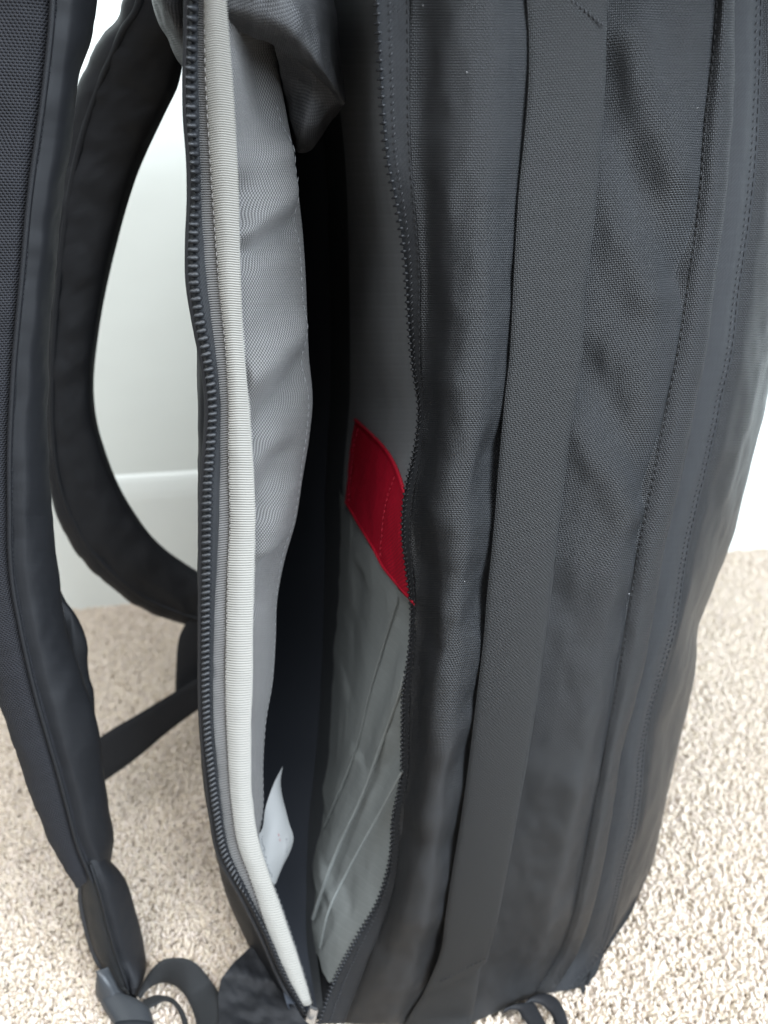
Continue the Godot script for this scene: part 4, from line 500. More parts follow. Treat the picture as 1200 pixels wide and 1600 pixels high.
# ------------------------------------------------------------------ materials
# A woven texture: heights of crossing yarns, as a normal map and a two-tone colour map.
func weave(threads: int, px: int, warp: Color, weft: Color, steep: float, style: String, uneven: float) -> Array:
	var side := threads * px
	var h := PackedFloat32Array()
	h.resize(side * side)
	var img := Image.create(side, side, false, Image.FORMAT_RGB8)
	var rng := RandomNumberGenerator.new()
	rng.seed = threads * 31 + px
	var jit := PackedFloat32Array()
	for k in threads * 4:
		jit.append(rng.randf_range(-1, 1))
	for y in side:
		var v := float(y) / px
		var j := int(v)
		var fy := v - j
		for x in side:
			var u := float(x) / px
			var i := int(u)
			var fx := u - i
			var over := (i + j) % 2 == 0
			var bulge_x := 1.0 - pow(2.0 * fx - 1.0, 2.0)
			var bulge_y := 1.0 - pow(2.0 * fy - 1.0, 2.0)
			var z := 0.0
			var c := warp
			if style == "twill":
				over = (i + j) % 4 < 2
			elif style == "rib":
				over = (i / 2 + j) % 2 == 0
			elif style == "weft":
				over = (i + j) % 4 == 0
			if style == "knit":
				var ex := absf(fposmod(u + (0.5 if j % 2 == 1 else 0.0), 1.0) - 0.5) * 2.0
				var ey := absf(fy - 0.5) * 2.0
				z = minf(1.0, (ex * ex + ey * ey))
				c = warp.lerp(weft, 1.0 - z)
			elif over:
				z = 0.45 + 0.55 * bulge_x * (0.55 + 0.45 * bulge_y)
			else:
				z = 0.4 + 0.5 * bulge_y * (0.55 + 0.45 * bulge_x)
				c = weft
			var tone := 1.0 + uneven * (jit[i] + jit[threads + j]) * 0.5
			h[y * side + x] = z + 0.12 * (jit[i + threads * 2] if over else jit[j + threads * 3]) * uneven
			img.set_pixel(x, y, Color(c.r * tone, c.g * tone, c.b * tone).linear_to_srgb())
	var nim := Image.create(side, side, false, Image.FORMAT_RGB8)
	for y in side:
		for x in side:
			var gx := h[y * side + (x + 1) % side] - h[y * side + (x + side - 1) % side]
			var gy := h[((y + 1) % side) * side + x] - h[((y + side - 1) % side) * side + x]
			var n := Vector3(-gx * px * 0.5 * steep, gy * px * 0.5 * steep, 1.0).normalized()
			nim.set_pixel(x, y, Color(n.x * 0.5 + 0.5, n.y * 0.5 + 0.5, n.z * 0.5 + 0.5))
	return [ImageTexture.create_from_image(img), ImageTexture.create_from_image(nim)]


func woven(called: String, maps: Array, tile_u: float, tile_v: float, rough: float, spec: float, sheen := 0.0) -> StandardMaterial3D:
	var m := StandardMaterial3D.new()
	m.resource_name = called
	m.albedo_texture = maps[0]
	m.normal_enabled = true
	m.normal_texture = maps[1]
	m.uv1_scale = Vector3(1.0 / tile_u, 1.0 / tile_v, 1)
	m.roughness = rough
	m.metallic_specular = spec
	if sheen > 0.0:
		m.rim_enabled = true
		m.rim = sheen
		m.rim_tint = 0.3
	mats[called] = m
	return m


func plain(called: String, c: Color, rough: float, spec := 0.5) -> StandardMaterial3D:
	var m := StandardMaterial3D.new()
	m.resource_name = called
	m.albedo_color = c.linear_to_srgb()
	m.roughness = rough
	m.metallic_specular = spec
	mats[called] = m
	return m


func make_materials():
	var black := weave(24, 12, Color(0.0044, 0.0048, 0.0054), Color(0.0168, 0.0184, 0.0208), 0.8, "plain", 0.1)
	woven("ballistic", black, 24 * 0.00068, 24 * 0.00087, 0.37, 0.45, 0.0)
	var strap := weave(24, 12, Color(0.0055, 0.0058, 0.006), Color(0.02, 0.021, 0.022), 0.75, "plain", 0.08)
	woven("webbing", strap, 24 * 0.00068, 24 * 0.00082, 0.4, 0.42, 0.0)
	var tape := weave(16, 12, Color(0.015, 0.016, 0.018), Color(0.024, 0.026, 0.029), 0.7, "twill", 0.2)
	woven("tape", tape, 16 * 0.0004, 16 * 0.0004, 0.5, 0.4, 0.0)
	var grey := weave(24, 12, Color(0.04, 0.0395, 0.0385), Color(0.155, 0.151, 0.147), 0.4, "plain", 0.05)
	woven("lining", grey, 24 * 0.0007, 24 * 0.00095, 0.6, 0.4, 0.2)
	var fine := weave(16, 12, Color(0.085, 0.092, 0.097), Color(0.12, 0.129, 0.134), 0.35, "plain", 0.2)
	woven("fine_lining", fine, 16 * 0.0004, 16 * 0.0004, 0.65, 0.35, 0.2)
	var pale := weave(16, 12, Color(0.185, 0.2, 0.195), Color(0.24, 0.257, 0.25), 0.35, "plain", 0.1)
	woven("painted_lit_lining", pale, 16 * 0.0004, 16 * 0.0004, 0.65, 0.35, 0.0)  # the same grey lining in a lighter copy, stronger light painted in
	woven("half_shade_lining", weave(16, 12, Color(0.04, 0.043, 0.046), Color(0.055, 0.059, 0.062), 0.35, "plain", 0.1), 16 * 0.0004, 16 * 0.0004, 0.65, 0.3, 0.0)  # grey lining darkened: half shade painted into the colour
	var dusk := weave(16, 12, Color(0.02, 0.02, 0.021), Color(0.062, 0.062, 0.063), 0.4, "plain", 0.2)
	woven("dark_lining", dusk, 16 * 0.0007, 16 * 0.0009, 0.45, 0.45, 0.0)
	var red := weave(16, 12, Color(0.3, 0.003, 0.016), Color(0.46, 0.006, 0.026), 0.5, "twill", 0.15)
	woven("red_cloth", red, 16 * 0.0006, 16 * 0.0006, 0.45, 0.45)
	var knit := weave(16, 12, Color(0.028, 0.029, 0.034), Color(0.008, 0.008, 0.01), 0.7, "knit", 0.1)
	woven("mesh_knit", knit, 16 * 0.0015, 16 * 0.0011, 0.65, 0.34, 0.0)
	var satin := weave(16, 12, Color(0.011, 0.0115, 0.013), Color(0.016, 0.0168, 0.019), 0.25, "plain", 0.15)
	woven("smooth_nylon", satin, 16 * 0.0004, 16 * 0.0004, 0.5, 0.34, 0.0)
	plain("ivory", Color(0.28, 0.27, 0.245), 0.75, 0.3)
	plain("grey_ribbon", Color(0.19, 0.187, 0.182), 0.75, 0.3)
	plain("coil", Color(0.012, 0.013, 0.015), 0.42, 0.42)
	plain("thread_black", Color(0.02, 0.021, 0.024), 0.6)
	plain("thread_dark", Color(0.006, 0.006, 0.007), 0.8)
	plain("thread_tan", Color(0.16, 0.15, 0.14), 0.7)
	plain("thread_grey", Color(0.2, 0.2, 0.2), 0.6)
	plain("thread_red", Color(0.42, 0.012, 0.035), 0.6)
	plain("painted_shade_black", Color(0.045, 0.05, 0.06), 0.9, 0.2)  # the deep shade of the compartment, put into the colour
	plain("buckle", Color(0.035, 0.038, 0.042), 0.42, 0.5)
	plain("label_white", Color(0.2, 0.203, 0.2), 0.6)
	plain("print_grey", Color(0.12, 0.125, 0.13), 0.7)
	plain("print_red", Color(0.24, 0.15, 0.152), 0.7)
	plain("silver", Color(0.7, 0.7, 0.7), 0.3).metallic = 0.9
	plain("lint", Color(0.8, 0.8, 0.8), 0.7)
	plain("wall", Color(0.75, 0.79, 0.745), 0.85, 0.3)
	plain("skirting", Color(0.77, 0.805, 0.765), 0.4)


# ------------------------------------------------------------------ room
func build_room():
	var floor_base := plain("carpet_base", Color(0.58, 0.5, 0.42), 1.0, 0.1)
	var n := NoiseTexture2D.new()
	n.width = 512
	n.height = 512
	n.seamless = true
	var fn := FastNoiseLite.new()
	fn.seed = 3
	fn.frequency = 0.05
	n.noise = fn
	floor_base.heightmap_enabled = true
	floor_base.heightmap_texture = n
	floor_base.heightmap_scale = 0.6
	floor_base.uv1_scale = Vector3(20, 20, 1)
	var g := []
	for j in 2:
		g.append(PackedVector3Array([Vector3(-2.6, -0.005, -2.0 + j * 4.0), Vector3(2.6, -0.005, -2.0 + j * 4.0)]))
	var f := put("carpet_floor", cloth(g), floor_base, self)
	f.set_meta("kind", "structure")
	f.set_meta("label", "pale beige cut pile carpet under the backpack")

	# the pile: short twisted yarns
	var yarn := yarn_mesh()
	var pile_mat := plain("carpet_yarn", Color(1, 1, 1), 0.95, 0.15)
	pile_mat.vertex_color_use_as_albedo = true
	var spots: Array[Transform3D] = []
	var tints := PackedColorArray()
	var rng := RandomNumberGenerator.new()
	rng.seed = 77
	var lump := FastNoiseLite.new()
	lump.seed = 9
	lump.frequency = 14.0
	var step := 0.0017
	var z := -0.92
	while z < -0.15:
		var x := -0.6
		while x < 0.75:
			var p := Vector3(x + rng.randf_range(-0.5, 0.5) * step, 0, z + rng.randf_range(-0.5, 0.5) * step)
			x += step
			var half := -z * 0.62 + 0.16
			if absf(p.x) > half or (p.x > -0.06 and p.x < 0.085 and p.z < -0.268 and p.z > -0.5):
				continue
			var b := Basis.from_euler(Vector3(rng.randf_range(-0.7, 0.7), rng.randf() * TAU, rng.randf_range(-0.7, 0.7)))
			var s := rng.randf_range(0.75, 1.25)
			p.y = -0.0062 + lump.get_noise_2d(p.x, p.z) * 0.0014 + rng.randf_range(-0.0008, 0.0008)
			spots.append(Transform3D(b.scaled(Vector3(s, s * rng.randf_range(0.8, 1.2), s)), p))
			var t := rng.randf_range(0.92, 1.07)
			tints.append(Color(0.61 * t, 0.53 * t, 0.445 * t * rng.randf_range(0.95, 1.04)))
		z += step
	var mm := MultiMesh.new()
	mm.transform_format = MultiMesh.TRANSFORM_3D
	mm.use_colors = true
	mm.mesh = yarn
	mm.instance_count = spots.size()
	for i in spots.size():
		mm.set_instance_transform(i, spots[i])
		mm.set_instance_color(i, tints[i])
	var pile := MultiMeshInstance3D.new()
	pile.name = "carpet_pile"
	pile.multimesh = mm
	pile.material_override = pile_mat
	pile.set_meta("kind", "stuff")
	f.add_child(pile)

	# the wall behind with its skirting board
	var wall := Node3D.new()
	wall.name = "wall"
	wall.position = Vector3(-0.3315, 0, -0.7095)
	wall.rotation.y = atan2(0.171, 0.991)
	wall.set_meta("kind", "structure")
	wall.set_meta("label", "plain white painted wall behind the backpack")
	add_child(wall)
	var wm: StandardMaterial3D = mats["wall"]
	var wn := NoiseTexture2D.new()
	wn.width = 256
	wn.height = 256
	wn.seamless = true
	var wf := FastNoiseLite.new()
	wf.seed = 8
	wf.frequency = 0.03
	wn.noise = wf
	wm.heightmap_enabled = true
	wm.heightmap_texture = wn
	wm.heightmap_scale = 0.03
	wm.uv1_scale = Vector3(18, 12, 1)
	var slab := BoxMesh.new()
	slab.size = Vector3(4.6, 2.5, 0.1)
	var ws := put("wall_surface", slab, wm, wall)
	ws.position = Vector3(0.4, 1.24, -0.064)
	var profile := PackedVector2Array([Vector2(0, 0), Vector2(0.006, 0), Vector2(0.006, 0.142), Vector2(0.0054, 0.15), Vector2(0.0046, 0.156), Vector2(0.0036, 0.162), Vector2(0.002, 0.167), Vector2(0, 0.17)])
	var board := SurfaceTool.new()
	board.begin(Mesh.PRIMITIVE_TRIANGLES)
	board.set_smooth_group(-1)
	for k in profile.size() - 1:
		var a := profile[k]
		var b := profile[k + 1]
		var q := [Vector3(-1.9, a.y, a.x), Vector3(2.7, a.y, a.x), Vector3(2.7, b.y, b.x), Vector3(-1.9, b.y, b.x)]
		for i in [0, 3, 2, 0, 2, 1]:
			board.add_vertex(q[i])
	board.generate_normals()
	var sk := put("skirting_board", board.commit(), mats["skirting"], wall)
	sk.position = Vector3(0, -0.012, -0.0138)


func yarn_mesh() -> ArrayMesh:
	var pos := PackedVector3Array()
	var uv := PackedVector2Array()
	var idx := PackedInt32Array()
	for j in 5:
		var t := j / 4.0
		var r: float = 0.00115 * [0.8, 1.0, 1.05, 0.95, 0.55][j]
		for i in 6:
			var a := TAU * i / 6.0 + t * 1.6
			var rr := r * (1.0 + 0.22 * cos(3.0 * a - t * 4.0))
			pos.append(Vector3(cos(a) * rr + t * t * 0.0012, t * 0.0066, sin(a) * rr))
			uv.append(Vector2(i / 6.0, t))
	for j in 4:
		for i in 6:
			var a := j * 6 + i
			var b := j * 6 + (i + 1) % 6
			idx.append_array([a, a + 6, b, b, a + 6, b + 6])
	for i in range(1, 5):
		idx.append_array([24, 24 + i + 1, 24 + i])
	return finish(pos, uv, idx)


# ------------------------------------------------------------------ the pack's hidden body: closes it off behind, above and below
func build_shell():
	var far_r: PackedVector3Array = shape["front_far"]
	var far_l: PackedVector3Array = shape["back_c"]
	var deep := PackedVector3Array()
	var deep_l := PackedVector3Array()
	for k in far_r.size():
		deep.append(Vector3(far_r[k].x - 0.03, far_r[k].y, -0.6))
		deep_l.append(Vector3(far_l[k].x + 0.005, far_r[k].y, -0.6))
	put("far_side_panel", cloth(stretch([deep_l, deep], 8, 30)), mats["smooth_nylon"], bag)
	put("front_return", cloth(stretch([shape["front_far"], deep], 4, 30)), mats["smooth_nylon"], bag)
	put("back_return", cloth(stretch([shape["back_c"], deep_l], 4, 30)), mats["smooth_nylon"], bag)
	var top := PackedVector3Array([Vector3(-0.12, 0.585, -0.26), Vector3(0.28, 0.585, -0.26)])
	var mid := PackedVector3Array([Vector3(-0.12, 0.595, -0.45), Vector3(0.28, 0.595, -0.45)])
	var rim := PackedVector3Array([Vector3(-0.12, 0.555, -0.61), Vector3(0.28, 0.555, -0.61)])
	put("top_panel", cloth(stretch([rim, mid, top], 12, 6), false, false), mats["smooth_nylon"], bag)
	var base_a := PackedVector3Array([Vector3(-0.1, 0.001, -0.6), Vector3(0.2, 0.001, -0.6)])
	var base_b := PackedVector3Array([Vector3(-0.04, 0.001, -0.27), Vector3(0.11, 0.001, -0.3)])
	put("bottom_panel", cloth(stretch([base_a, base_b], 4, 4), false, false), mats["smooth_nylon"], bag)


# ------------------------------------------------------------------ the outer side: zipper tape, panel, webbing, gusset, flap, front
func build_right_side():
	var g := rumple(stretch(["tape_seam", "panel_a", "panel_b", "panel_c", "panel_d", "panel_e", "panel_f"], 90, 320), 0.0016, 0.035, creases["panel"], 0.04)
	lint(g, 4, 3, put("side_panel", cloth(g), mats["ballistic"], bag))
	g = rumple(stretch(["gusset_a", "gusset_b", "gusset_c", "gusset_d", "gusset_e", "groove"], 90, 320), 0.0018, 0.04, creases["gusset"], 0.06)
	lint(g, 2, 8, put("gusset_panel", cloth(g), mats["ballistic"], bag))
	g = rumple(stretch(["groove", "flap_a", "flap_edge", "band_in"], 24, 260), 0.0006, 0.02, [], 0.1)
	var fl := put("zipper_flap", cloth(g), mats["ballistic"], bag)
	put("stitching", stitches(down(g, 0.06, 0.0002), 0.0034, 0.0024, 0.00025), mats["thread_dark"], fl, "stuff")
	g = rumple(stretch(["band_in", "band_mid", "band_out"], 24, 260), 0.0004, 0.012, [], 0.1)
	var zb := put("front_zipper_band", cloth(g), mats["tape"], bag)
	put("stitching", stitches(down(g, 0.72, 0.0003), 0.0026, 0.0022, 0.0003, 0.9), mats["thread_black"], zb, "stuff")
	put("stitching", stitches(down(g, 0.9, 0.0002), 0.0034, 0.0024, 0.00028), mats["thread_dark"], zb, "stuff")
	g = rumple(stretch(["band_out", "front_a", "front_b", "front_edge", "front_back", "front_far"], 60, 200), 0.002, 0.05, [], 0.1)
	put("front_panel", cloth(g), mats["ballistic"], bag)
	# the wide webbing down the side
	g = band("strap_l", "strap_r", 0.0022, 0.0012, 26, 260)
	var st := put("side_strap", cloth(g, true), mats["webbing"], bag)
	var tail := band("strap_tail_l", "strap_tail_r", 0.002, 0.0006, 20, 40)
	put("strap_tail", cloth(tail, true), mats["webbing"], st)
	var tack := PackedVector3Array()
	for k in 9:
		tack.append(spline(shape["strap_l"], 0.992).lerp(spline(shape["strap_r"], 0.992), 0.2 + 0.75 * k / 8.0) + Vector3(0, 0.0008, 0.0022))
	put("stitching", stitches(tack, 0.0028, 0.002, 0.0003), mats["thread_dark"], st, "stuff")
	var head := PackedVector3Array()
	for k in 12:
		var row := 0.036 + 0.038 * k / 11.0
		head.append(spline(shape["strap_l"], row).lerp(spline(shape["strap_r"], row), 0.36 + 0.6 * k / 11.0) + Vector3(0, 0.0004, 0.0024))
	put("stitching", stitches(head, 0.0019, 0.0017, 0.0003, 0.7), mats["thread_black"], st, "stuff")
	st.set_meta("label", "wide flat black webbing strap running down the side")


# ------------------------------------------------------------------ zippers
func tooth_mesh(long: float, wide: float, high: float) -> ArrayMesh:
	var pos := PackedVector3Array()
	var uv := PackedVector2Array()
	var idx := PackedInt32Array()
	var rings := 6
	for j in rings + 1:
		var t := float(j) / rings
		var x := (t - 0.5) * long
		var k := pow(maxf(0.0, 1.0 - pow(absf(2.0 * t - 1.0), 3.0)), 0.5)
		k *= 0.78 + 0.4 * exp(-pow((t - 0.3) / 0.2, 2.0))
		for i in 8:
			var a := TAU * i / 8.0
			pos.append(Vector3(x, sin(a) * wide * 0.5 * k, cos(a) * high * 0.5 * k))
			uv.append(Vector2(t, i / 8.0))
	for j in rings:
		for i in 8:
			var a := j * 8 + i
			var b := j * 8 + (i + 1) % 8
			idx.append_array([a, b, a + 8, b, b + 8, a + 8])
	return finish(pos, uv, idx)


func teeth(p: PackedVector3Array, toward: PackedVector3Array, pitch: float, mesh: ArrayMesh, parent: Node3D, most: int, single: int):
	var rest := SurfaceTool.new()
	rest.begin(Mesh.PRIMITIVE_TRIANGLES)
	var fine := PackedVector3Array()
	var other := PackedVector3Array()
	for k in 1201:
		fine.append(spline(p, k / 1200.0))
		other.append(spline(toward, k / 1200.0))
	var walked := 0.0
	var next := 0.0
	var made := 0
	var rng := RandomNumberGenerator.new()
	rng.seed = 21
	for k in 1200:
		var seg := fine[k].distance_to(fine[k + 1])
		while next <= walked + seg and made < most:
			var c := fine[k].lerp(fine[k + 1], (next - walked) / seg)
			var d := (fine[k + 1] - fine[k]).normalized()
			var x := (c - other[k])
			x = (x - d * d.dot(x)).normalized()
			x = (x + d * 0.12).normalized()
			var z := x.cross(d).normalized()
			if z.dot(eye - c) < 0.0:
				z = -z
			var y := z.cross(x)
			var place := Transform3D(Basis(x, y, z) * (1.0 + rng.randf_range(-0.04, 0.04)), c + (eye - c).normalized() * 0.0013)
			if made < single:
				put("zipper_tooth", mesh, mats["coil"], parent).transform = place
			else:
				rest.append_from(mesh, 0, place)
			made += 1
			next += pitch
		walked += seg
	if made > single:
		put("zipper_teeth", rest.commit(), mats["coil"], parent, "stuff")


func build_zippers():
	var g := rumple(stretch(["zip_left_out", "zip_left", "bind_a", "lining_a"], 16, 260), 0.0004, 0.015)
	var z := put("back_zipper", cloth(g), mats["tape"], bag)
	teeth(shape["zip_left"], shape["bind_a"], 0.0031, tooth_mesh(0.0056, 0.0025, 0.0028), z, 215, 215)
	put("zipper_cord", cloth(tube(shifted(shape["zip_left_out"], Vector3(0.0008, 0, 0.001)), 0.0013, 220, 7), true), mats["thread_black"], z)
	g = rumple(stretch(["zip_edge", "tape_seam"], 14, 260), 0.0004, 0.015)
	z = put("side_zipper", cloth(g), mats["tape"], bag)
	put("stitching", stitches(down(g, 0.4, 0.0002), 0.0026, 0.0021, 0.0003, 0.8), mats["thread_black"], z, "stuff")
	put("stitching", stitches(down(g, 0.94, 0.0002), 0.003, 0.0022, 0.0003), mats["thread_dark"], z, "stuff")
	teeth(shape["zip_edge"], shape["tape_seam"], 0.0029, tooth_mesh(0.003, 0.0013, 0.0016), z, 240, 85)
	# the bright slider at the bottom end
	var pull := band("pull_l", "pull_r", 0.002, 0.0006, 8, 16)
	put("zipper_pull", cloth(pull, true), mats["silver"], bag)


# ------------------------------------------------------------------ ribbon binding and the grey lining of the back
func ribbed(names: Array, nu: int, ribs: int, depth: float) -> Array:
	var g := stretch(names, nu, ribs * 6)
	var n := normals_of(g)
	var out := []
	for j in g.size():
		var w := pow(absf(sin(PI * j / 6.0)), 0.7)
		var row := PackedVector3Array()
		for i in nu + 1:
			var p: Vector3 = g[j][i]
			var soft := ripple.get_noise_3d(p.x / 0.02, p.y / 0.03, 4.0) * 0.0006
			row.append(p + n[j][i] * (depth * (w - 0.6) + soft))
		out.append(row)
	return out


func build_lining():
	var mid := PackedVector3Array()
	var b: PackedVector3Array = shape["bind_b"]
	var c: PackedVector3Array = shape["bind_c"]
	for k in b.size():
		mid.append((b[k] + c[k]) * 0.5 + Vector3(0, 0.0006, 0.0016))
	var g := ribbed(["bind_a", shifted(shape["bind_b"], Vector3(-0.0004, 0, -0.0016))], 6, 430, 0.0009)
	var edge := put("ribbon_edge", cloth(g), mats["grey_ribbon"], bag)
	g = ribbed([shifted(shape["bind_b"], Vector3(0, 0, -0.002)), shape["bind_b"], mid, shape["bind_c"], shifted(shape["bind_c"], Vector3(-0.0006, 0, -0.0024))], 14, 430, 0.0009)
	var rb := put("ribbon_binding", cloth(g), mats["ivory"], bag)
	rb.set_meta("label", "ivory ribbed ribbon binding beside the open zipper")
	put("stitching", stitches(shifted(shape_line("bind_b", 300), Vector3(-0.0002, 0, 0.0002)), 0.003, 0.0019, 0.00022), mats["thread_tan"], rb, "stuff")
	g = rumple(stretch(["lining_a", "lining_b", "lining_c", "lining_d", "lining_e"], 70, 280), 0.0009, 0.03, creases["lining"], 0.08, 0.22)
	var l := put("back_lining", cloth(g), mats["lining"], bag)
	put("stitching", stitches(down(g, 0.68, 0.0003, 0.14), 0.0042, 0.003, 0.00018), mats["thread_grey"], l, "stuff")


func shape_line(called: String, n: int) -> PackedVector3Array:
	var out := PackedVector3Array()
	for k in n + 1:
		out.append(spline(shape[called], float(k) / n))
	return out


# ------------------------------------------------------------------ inside of the compartment
func build_inside():
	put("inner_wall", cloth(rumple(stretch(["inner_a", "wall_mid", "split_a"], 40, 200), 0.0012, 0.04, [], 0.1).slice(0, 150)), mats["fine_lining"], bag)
	put("inner_deep_shade_wall", cloth(stretch(["split_a", "split_b"], 8, 160)), mats["half_shade_lining"], bag)  # strip of the same wall, coloured darker for the shade
	put("inner_far_shade_wall", cloth(stretch(["split_b", "inner_e"], 10, 160)), mats["painted_shade_black"], bag)  # deepest part of the wall, its shade painted near-black
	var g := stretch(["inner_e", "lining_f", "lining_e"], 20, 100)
	put("inner_back", cloth(g), mats["painted_shade_black"], bag)  # painted near-black too, for the shade and less bounced light
	# red pocket trim
	var red := rumple(stretch(["red_top", "red_mid", "red_bottom"], 30, 60), 0.0008, 0.02)
	var r := put("red_pocket_trim", cloth(red), mats["red_cloth"], bag)
	r.set_meta("label", "bright red cloth trim across the inner pocket")
	put("piping", cloth(tube(shape["red_top"], 0.0011, 60), true), mats["red_cloth"], r)
	put("piping", cloth(tube(shape["red_bottom"], 0.0008, 60), true), mats["red_cloth"], r)
	put("stitching", stitches(across(red, 0.05), 0.0035, 0.0026, 0.0003), mats["thread_red"], r, "stuff")
	put("stitching", stitches(across(red, 0.52), 0.0035, 0.0026, 0.0003), mats["thread_red"], r, "stuff")
	# padded sleeve under it
	g = rumple(stretch(["sleeve_a", "sleeve_b", "sleeve_c", "sleeve_d", "sleeve_e", "sleeve_f", "sleeve_g"], 80, 140), 0.0008, 0.03, creases["sleeve"])
	var s := put("padded_sleeve", cloth(g), mats["painted_lit_lining"], bag)  # lining colour lightened to paint in the light that falls here
	put("sleeve_seam", cloth(tube(shape["crease_a"], 0.0005, 60), true), mats["painted_lit_lining"], s)
	put("sleeve_edge", cloth(tube(shape["crease_b"], 0.0012, 60), true), mats["painted_lit_lining"], s)
	put("sleeve_edge", cloth(tube(shape["crease_c"], 0.0008, 60), true), mats["painted_lit_lining"], s)
	# dark lining bunched up at the top
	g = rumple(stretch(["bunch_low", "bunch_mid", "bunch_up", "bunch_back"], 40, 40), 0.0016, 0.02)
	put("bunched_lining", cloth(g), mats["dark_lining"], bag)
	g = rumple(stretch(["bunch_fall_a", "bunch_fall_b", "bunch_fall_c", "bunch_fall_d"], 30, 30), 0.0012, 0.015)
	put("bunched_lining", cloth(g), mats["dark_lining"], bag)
	# sewn-in care label with its small print
	g = stretch(["label_a", "label_b", "label_c", "label_d", "label_e"], 24, 24)
	var lb := put("care_label", cloth(g), mats["label_white"], bag)
	lb.set_meta("label", "small white folded care label sewn to the lining")
	var rng := RandomNumberGenerator.new()
	rng.seed = 4
	var print_line := PackedVector3Array()
	var n := normals_of(g)
	for k in 40:
		var t := 0.12 + 0.76 * k / 39.0
		var row := int(t * 24)
		print_line.append(g[row][3] + (g[row][5] - g[row][3]) * rng.randf() + n[row][4] * 0.0003)
	put("small_print", stitches(print_line, 0.0012, 0.0009, 0.00016, 1.5), mats["print_grey"], lb, "stuff")
	put("print_mark", stitches(PackedVector3Array([g[13][17] + n[13][17] * 0.0003, g[17][18] + n[17][18] * 0.0003]), 0.0012, 0.0011, 0.0003, 1.2), mats["print_grey"], lb)
	put("red_mark", stitches(PackedVector3Array([g[9][13] + n[9][13] * 0.0002, g[12][13] + n[12][13] * 0.0002]), 0.003, 0.002, 0.0004), mats["print_red"], lb)


func columns(g: Array, from: int, to: int) -> Array:
	var out := []
	for row in g:
		out.append(row.slice(from, to + 1))
	return out


func across(g: Array, t: float) -> PackedVector3Array:
	var j := int(t * (g.size() - 1))
	var out := PackedVector3Array()
	var n := normals_of(g)
	for i in range(2, g[0].size() - 2):
		out.append(g[j][i] + n[j][i] * 0.0006)
	return out


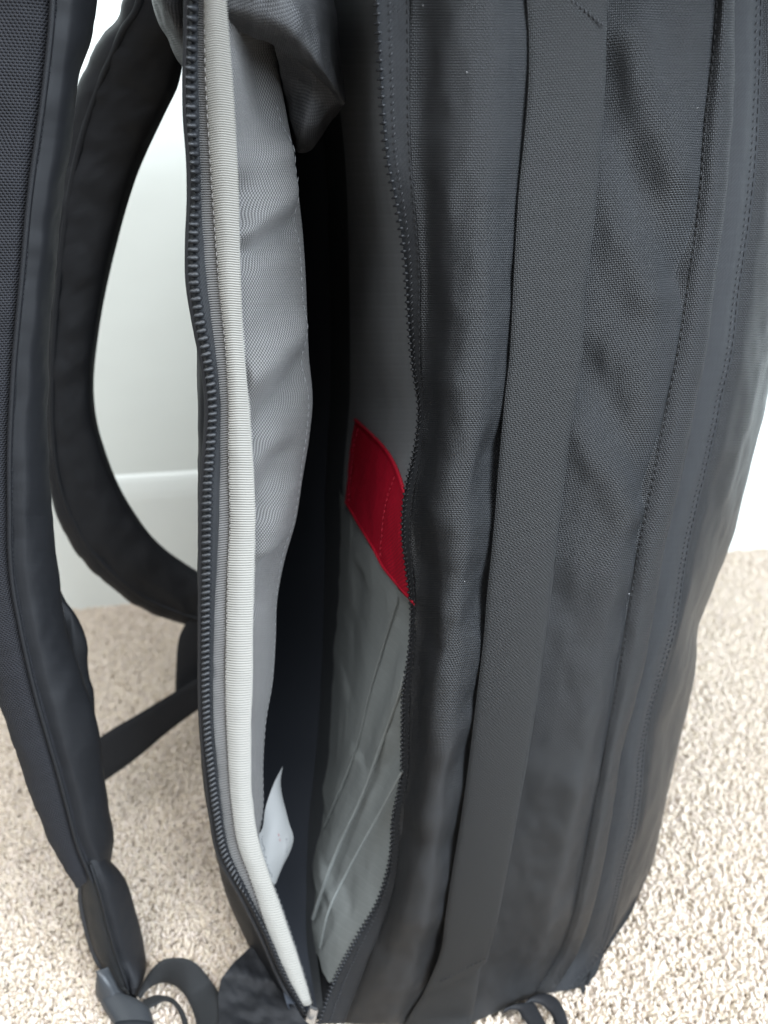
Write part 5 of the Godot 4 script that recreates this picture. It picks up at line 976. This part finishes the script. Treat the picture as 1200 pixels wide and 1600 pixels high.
# ------------------------------------------------------------------ shoulder straps
func build_straps():
	var s := Node3D.new()
	s.name = "shoulder_strap"
	s.set_meta("label", "near padded shoulder strap hanging beside the open back")
	bag.add_child(s, true)
	put("mesh_padding", cloth(band("near_l", "near_s", 0.012, 0.004, 24, 160, true, 0.0012), true), mats["mesh_knit"], s)
	put("edge_binding", cloth(band("near_s", "near_r", 0.009, 0.002, 16, 160, true, 0.001), true), mats["smooth_nylon"], s)
	put("piping", cloth(tube(shifted(shape["near_s"], Vector3(0.0006, 0, 0.005)), 0.0011, 160), true), mats["smooth_nylon"], s)
	put("strap_underlay", cloth(band("near_back_l", "near_back_r", 0.008, 0.001, 10, 40, true), true), mats["smooth_nylon"], s)
	put("strap_end", cloth(band("tip_l", "tip_s", 0.005, 0.0012, 16, 60, true, 0.0006), true), mats["webbing"], s)
	put("strap_end", cloth(band("tip_s", "tip_r", 0.005, 0.001, 16, 60, true, 0.0006), true), mats["smooth_nylon"], s)
	put("piping", cloth(tube(shifted(shape["tip_l"], Vector3(-0.0006, 0, 0.001)), 0.0018, 60), true), mats["thread_black"], s)
	put("piping", cloth(tube(shifted(shape["tip_s"], Vector3(0.0004, 0, 0.0025)), 0.0009, 60), true), mats["smooth_nylon"], s)
	s = Node3D.new()
	s.name = "shoulder_strap"
	s.set_meta("label", "far shoulder strap curving down behind the open zipper")
	bag.add_child(s, true)
	put("padding", cloth(band("far_l", "far_r", 0.014, 0.004, 26, 180, true, 0.0016), true), mats["smooth_nylon"], s)
	var seam := PackedVector3Array()
	for k in 31:
		var t := k / 30.0
		seam.append(spline(shape["far_l"], t).lerp(spline(shape["far_r"], t), 0.3) + Vector3(0, 0, 0.0095))
	put("piping", cloth(tube(seam, 0.002, 160), true), mats["smooth_nylon"], s)
	put("adjuster_webbing", cloth(band("web_low_a", "web_low_b", 0.0018, 0.0, 10, 30), true), mats["smooth_nylon"], s)
	put("adjuster_webbing", cloth(band("web_up_a", "web_up_b", 0.0018, 0.001, 10, 30), true), mats["smooth_nylon"], s)
	g_top()


func g_top():
	var g := rumple(stretch(["top_a", "top_b", "top_c"], 30, 30), 0.002, 0.02)
	put("back_top_cloth", cloth(g), mats["dark_lining"], bag)


# ------------------------------------------------------------------ lower edge: buckle, webbing loops, wing, cords, outer back
func build_bottom():
	put("strap_buckle", cloth(band("buckle_l", "buckle_r", 0.006, 0.002, 20, 30), true), mats["buckle"], bag)
	put("webbing_loop", cloth(band("loop_out", "loop_in", 0.0018, 0.0006, 14, 80), true), mats["webbing"], bag)
	put("webbing_loop", cloth(band("loop2_out", "loop2_in", 0.0018, 0.0, 10, 60), true), mats["webbing"], bag)
	var g := rumple(stretch(["wing_a", "wing_b"], 30, 40), 0.003, 0.02)
	put("strap_anchor", cloth(g), mats["smooth_nylon"], bag)
	g = rumple(stretch(["back_a", "back_b", "back_c"], 20, 160), 0.0008, 0.03)
	put("back_panel", cloth(g), mats["smooth_nylon"], bag)
	put("cord_loop", cloth(band("cord_a_out", "cord_a_in", 0.002, 0.0006, 10, 40), true), mats["smooth_nylon"], bag)
	put("cord_loop", cloth(band("cord_b_out", "cord_b_in", 0.002, 0.0006, 10, 40), true), mats["smooth_nylon"], bag)


# Specks of lint caught on the cloth of a grid, joined into one mesh.
func lint(g: Array, count: int, seed_at: int, parent: Node3D):
	var n := normals_of(g)
	var rng := RandomNumberGenerator.new()
	rng.seed = seed_at
	var st := SurfaceTool.new()
	st.begin(Mesh.PRIMITIVE_TRIANGLES)
	var speck := tooth_mesh(0.0008, 0.00016, 0.00016)
	for k in count:
		var j := rng.randi_range(8, int(g.size() * 0.75))
		var i := rng.randi_range(3, g[0].size() - 4)
		var b := Basis.from_euler(Vector3(rng.randf() * TAU, rng.randf() * TAU, rng.randf() * TAU)).scaled(Vector3.ONE * rng.randf_range(0.5, 1.3))
		st.append_from(speck, 0, Transform3D(b, g[j][i] + n[j][i] * 0.0002))
	put("lint", st.commit(), mats["lint"], parent, "stuff")
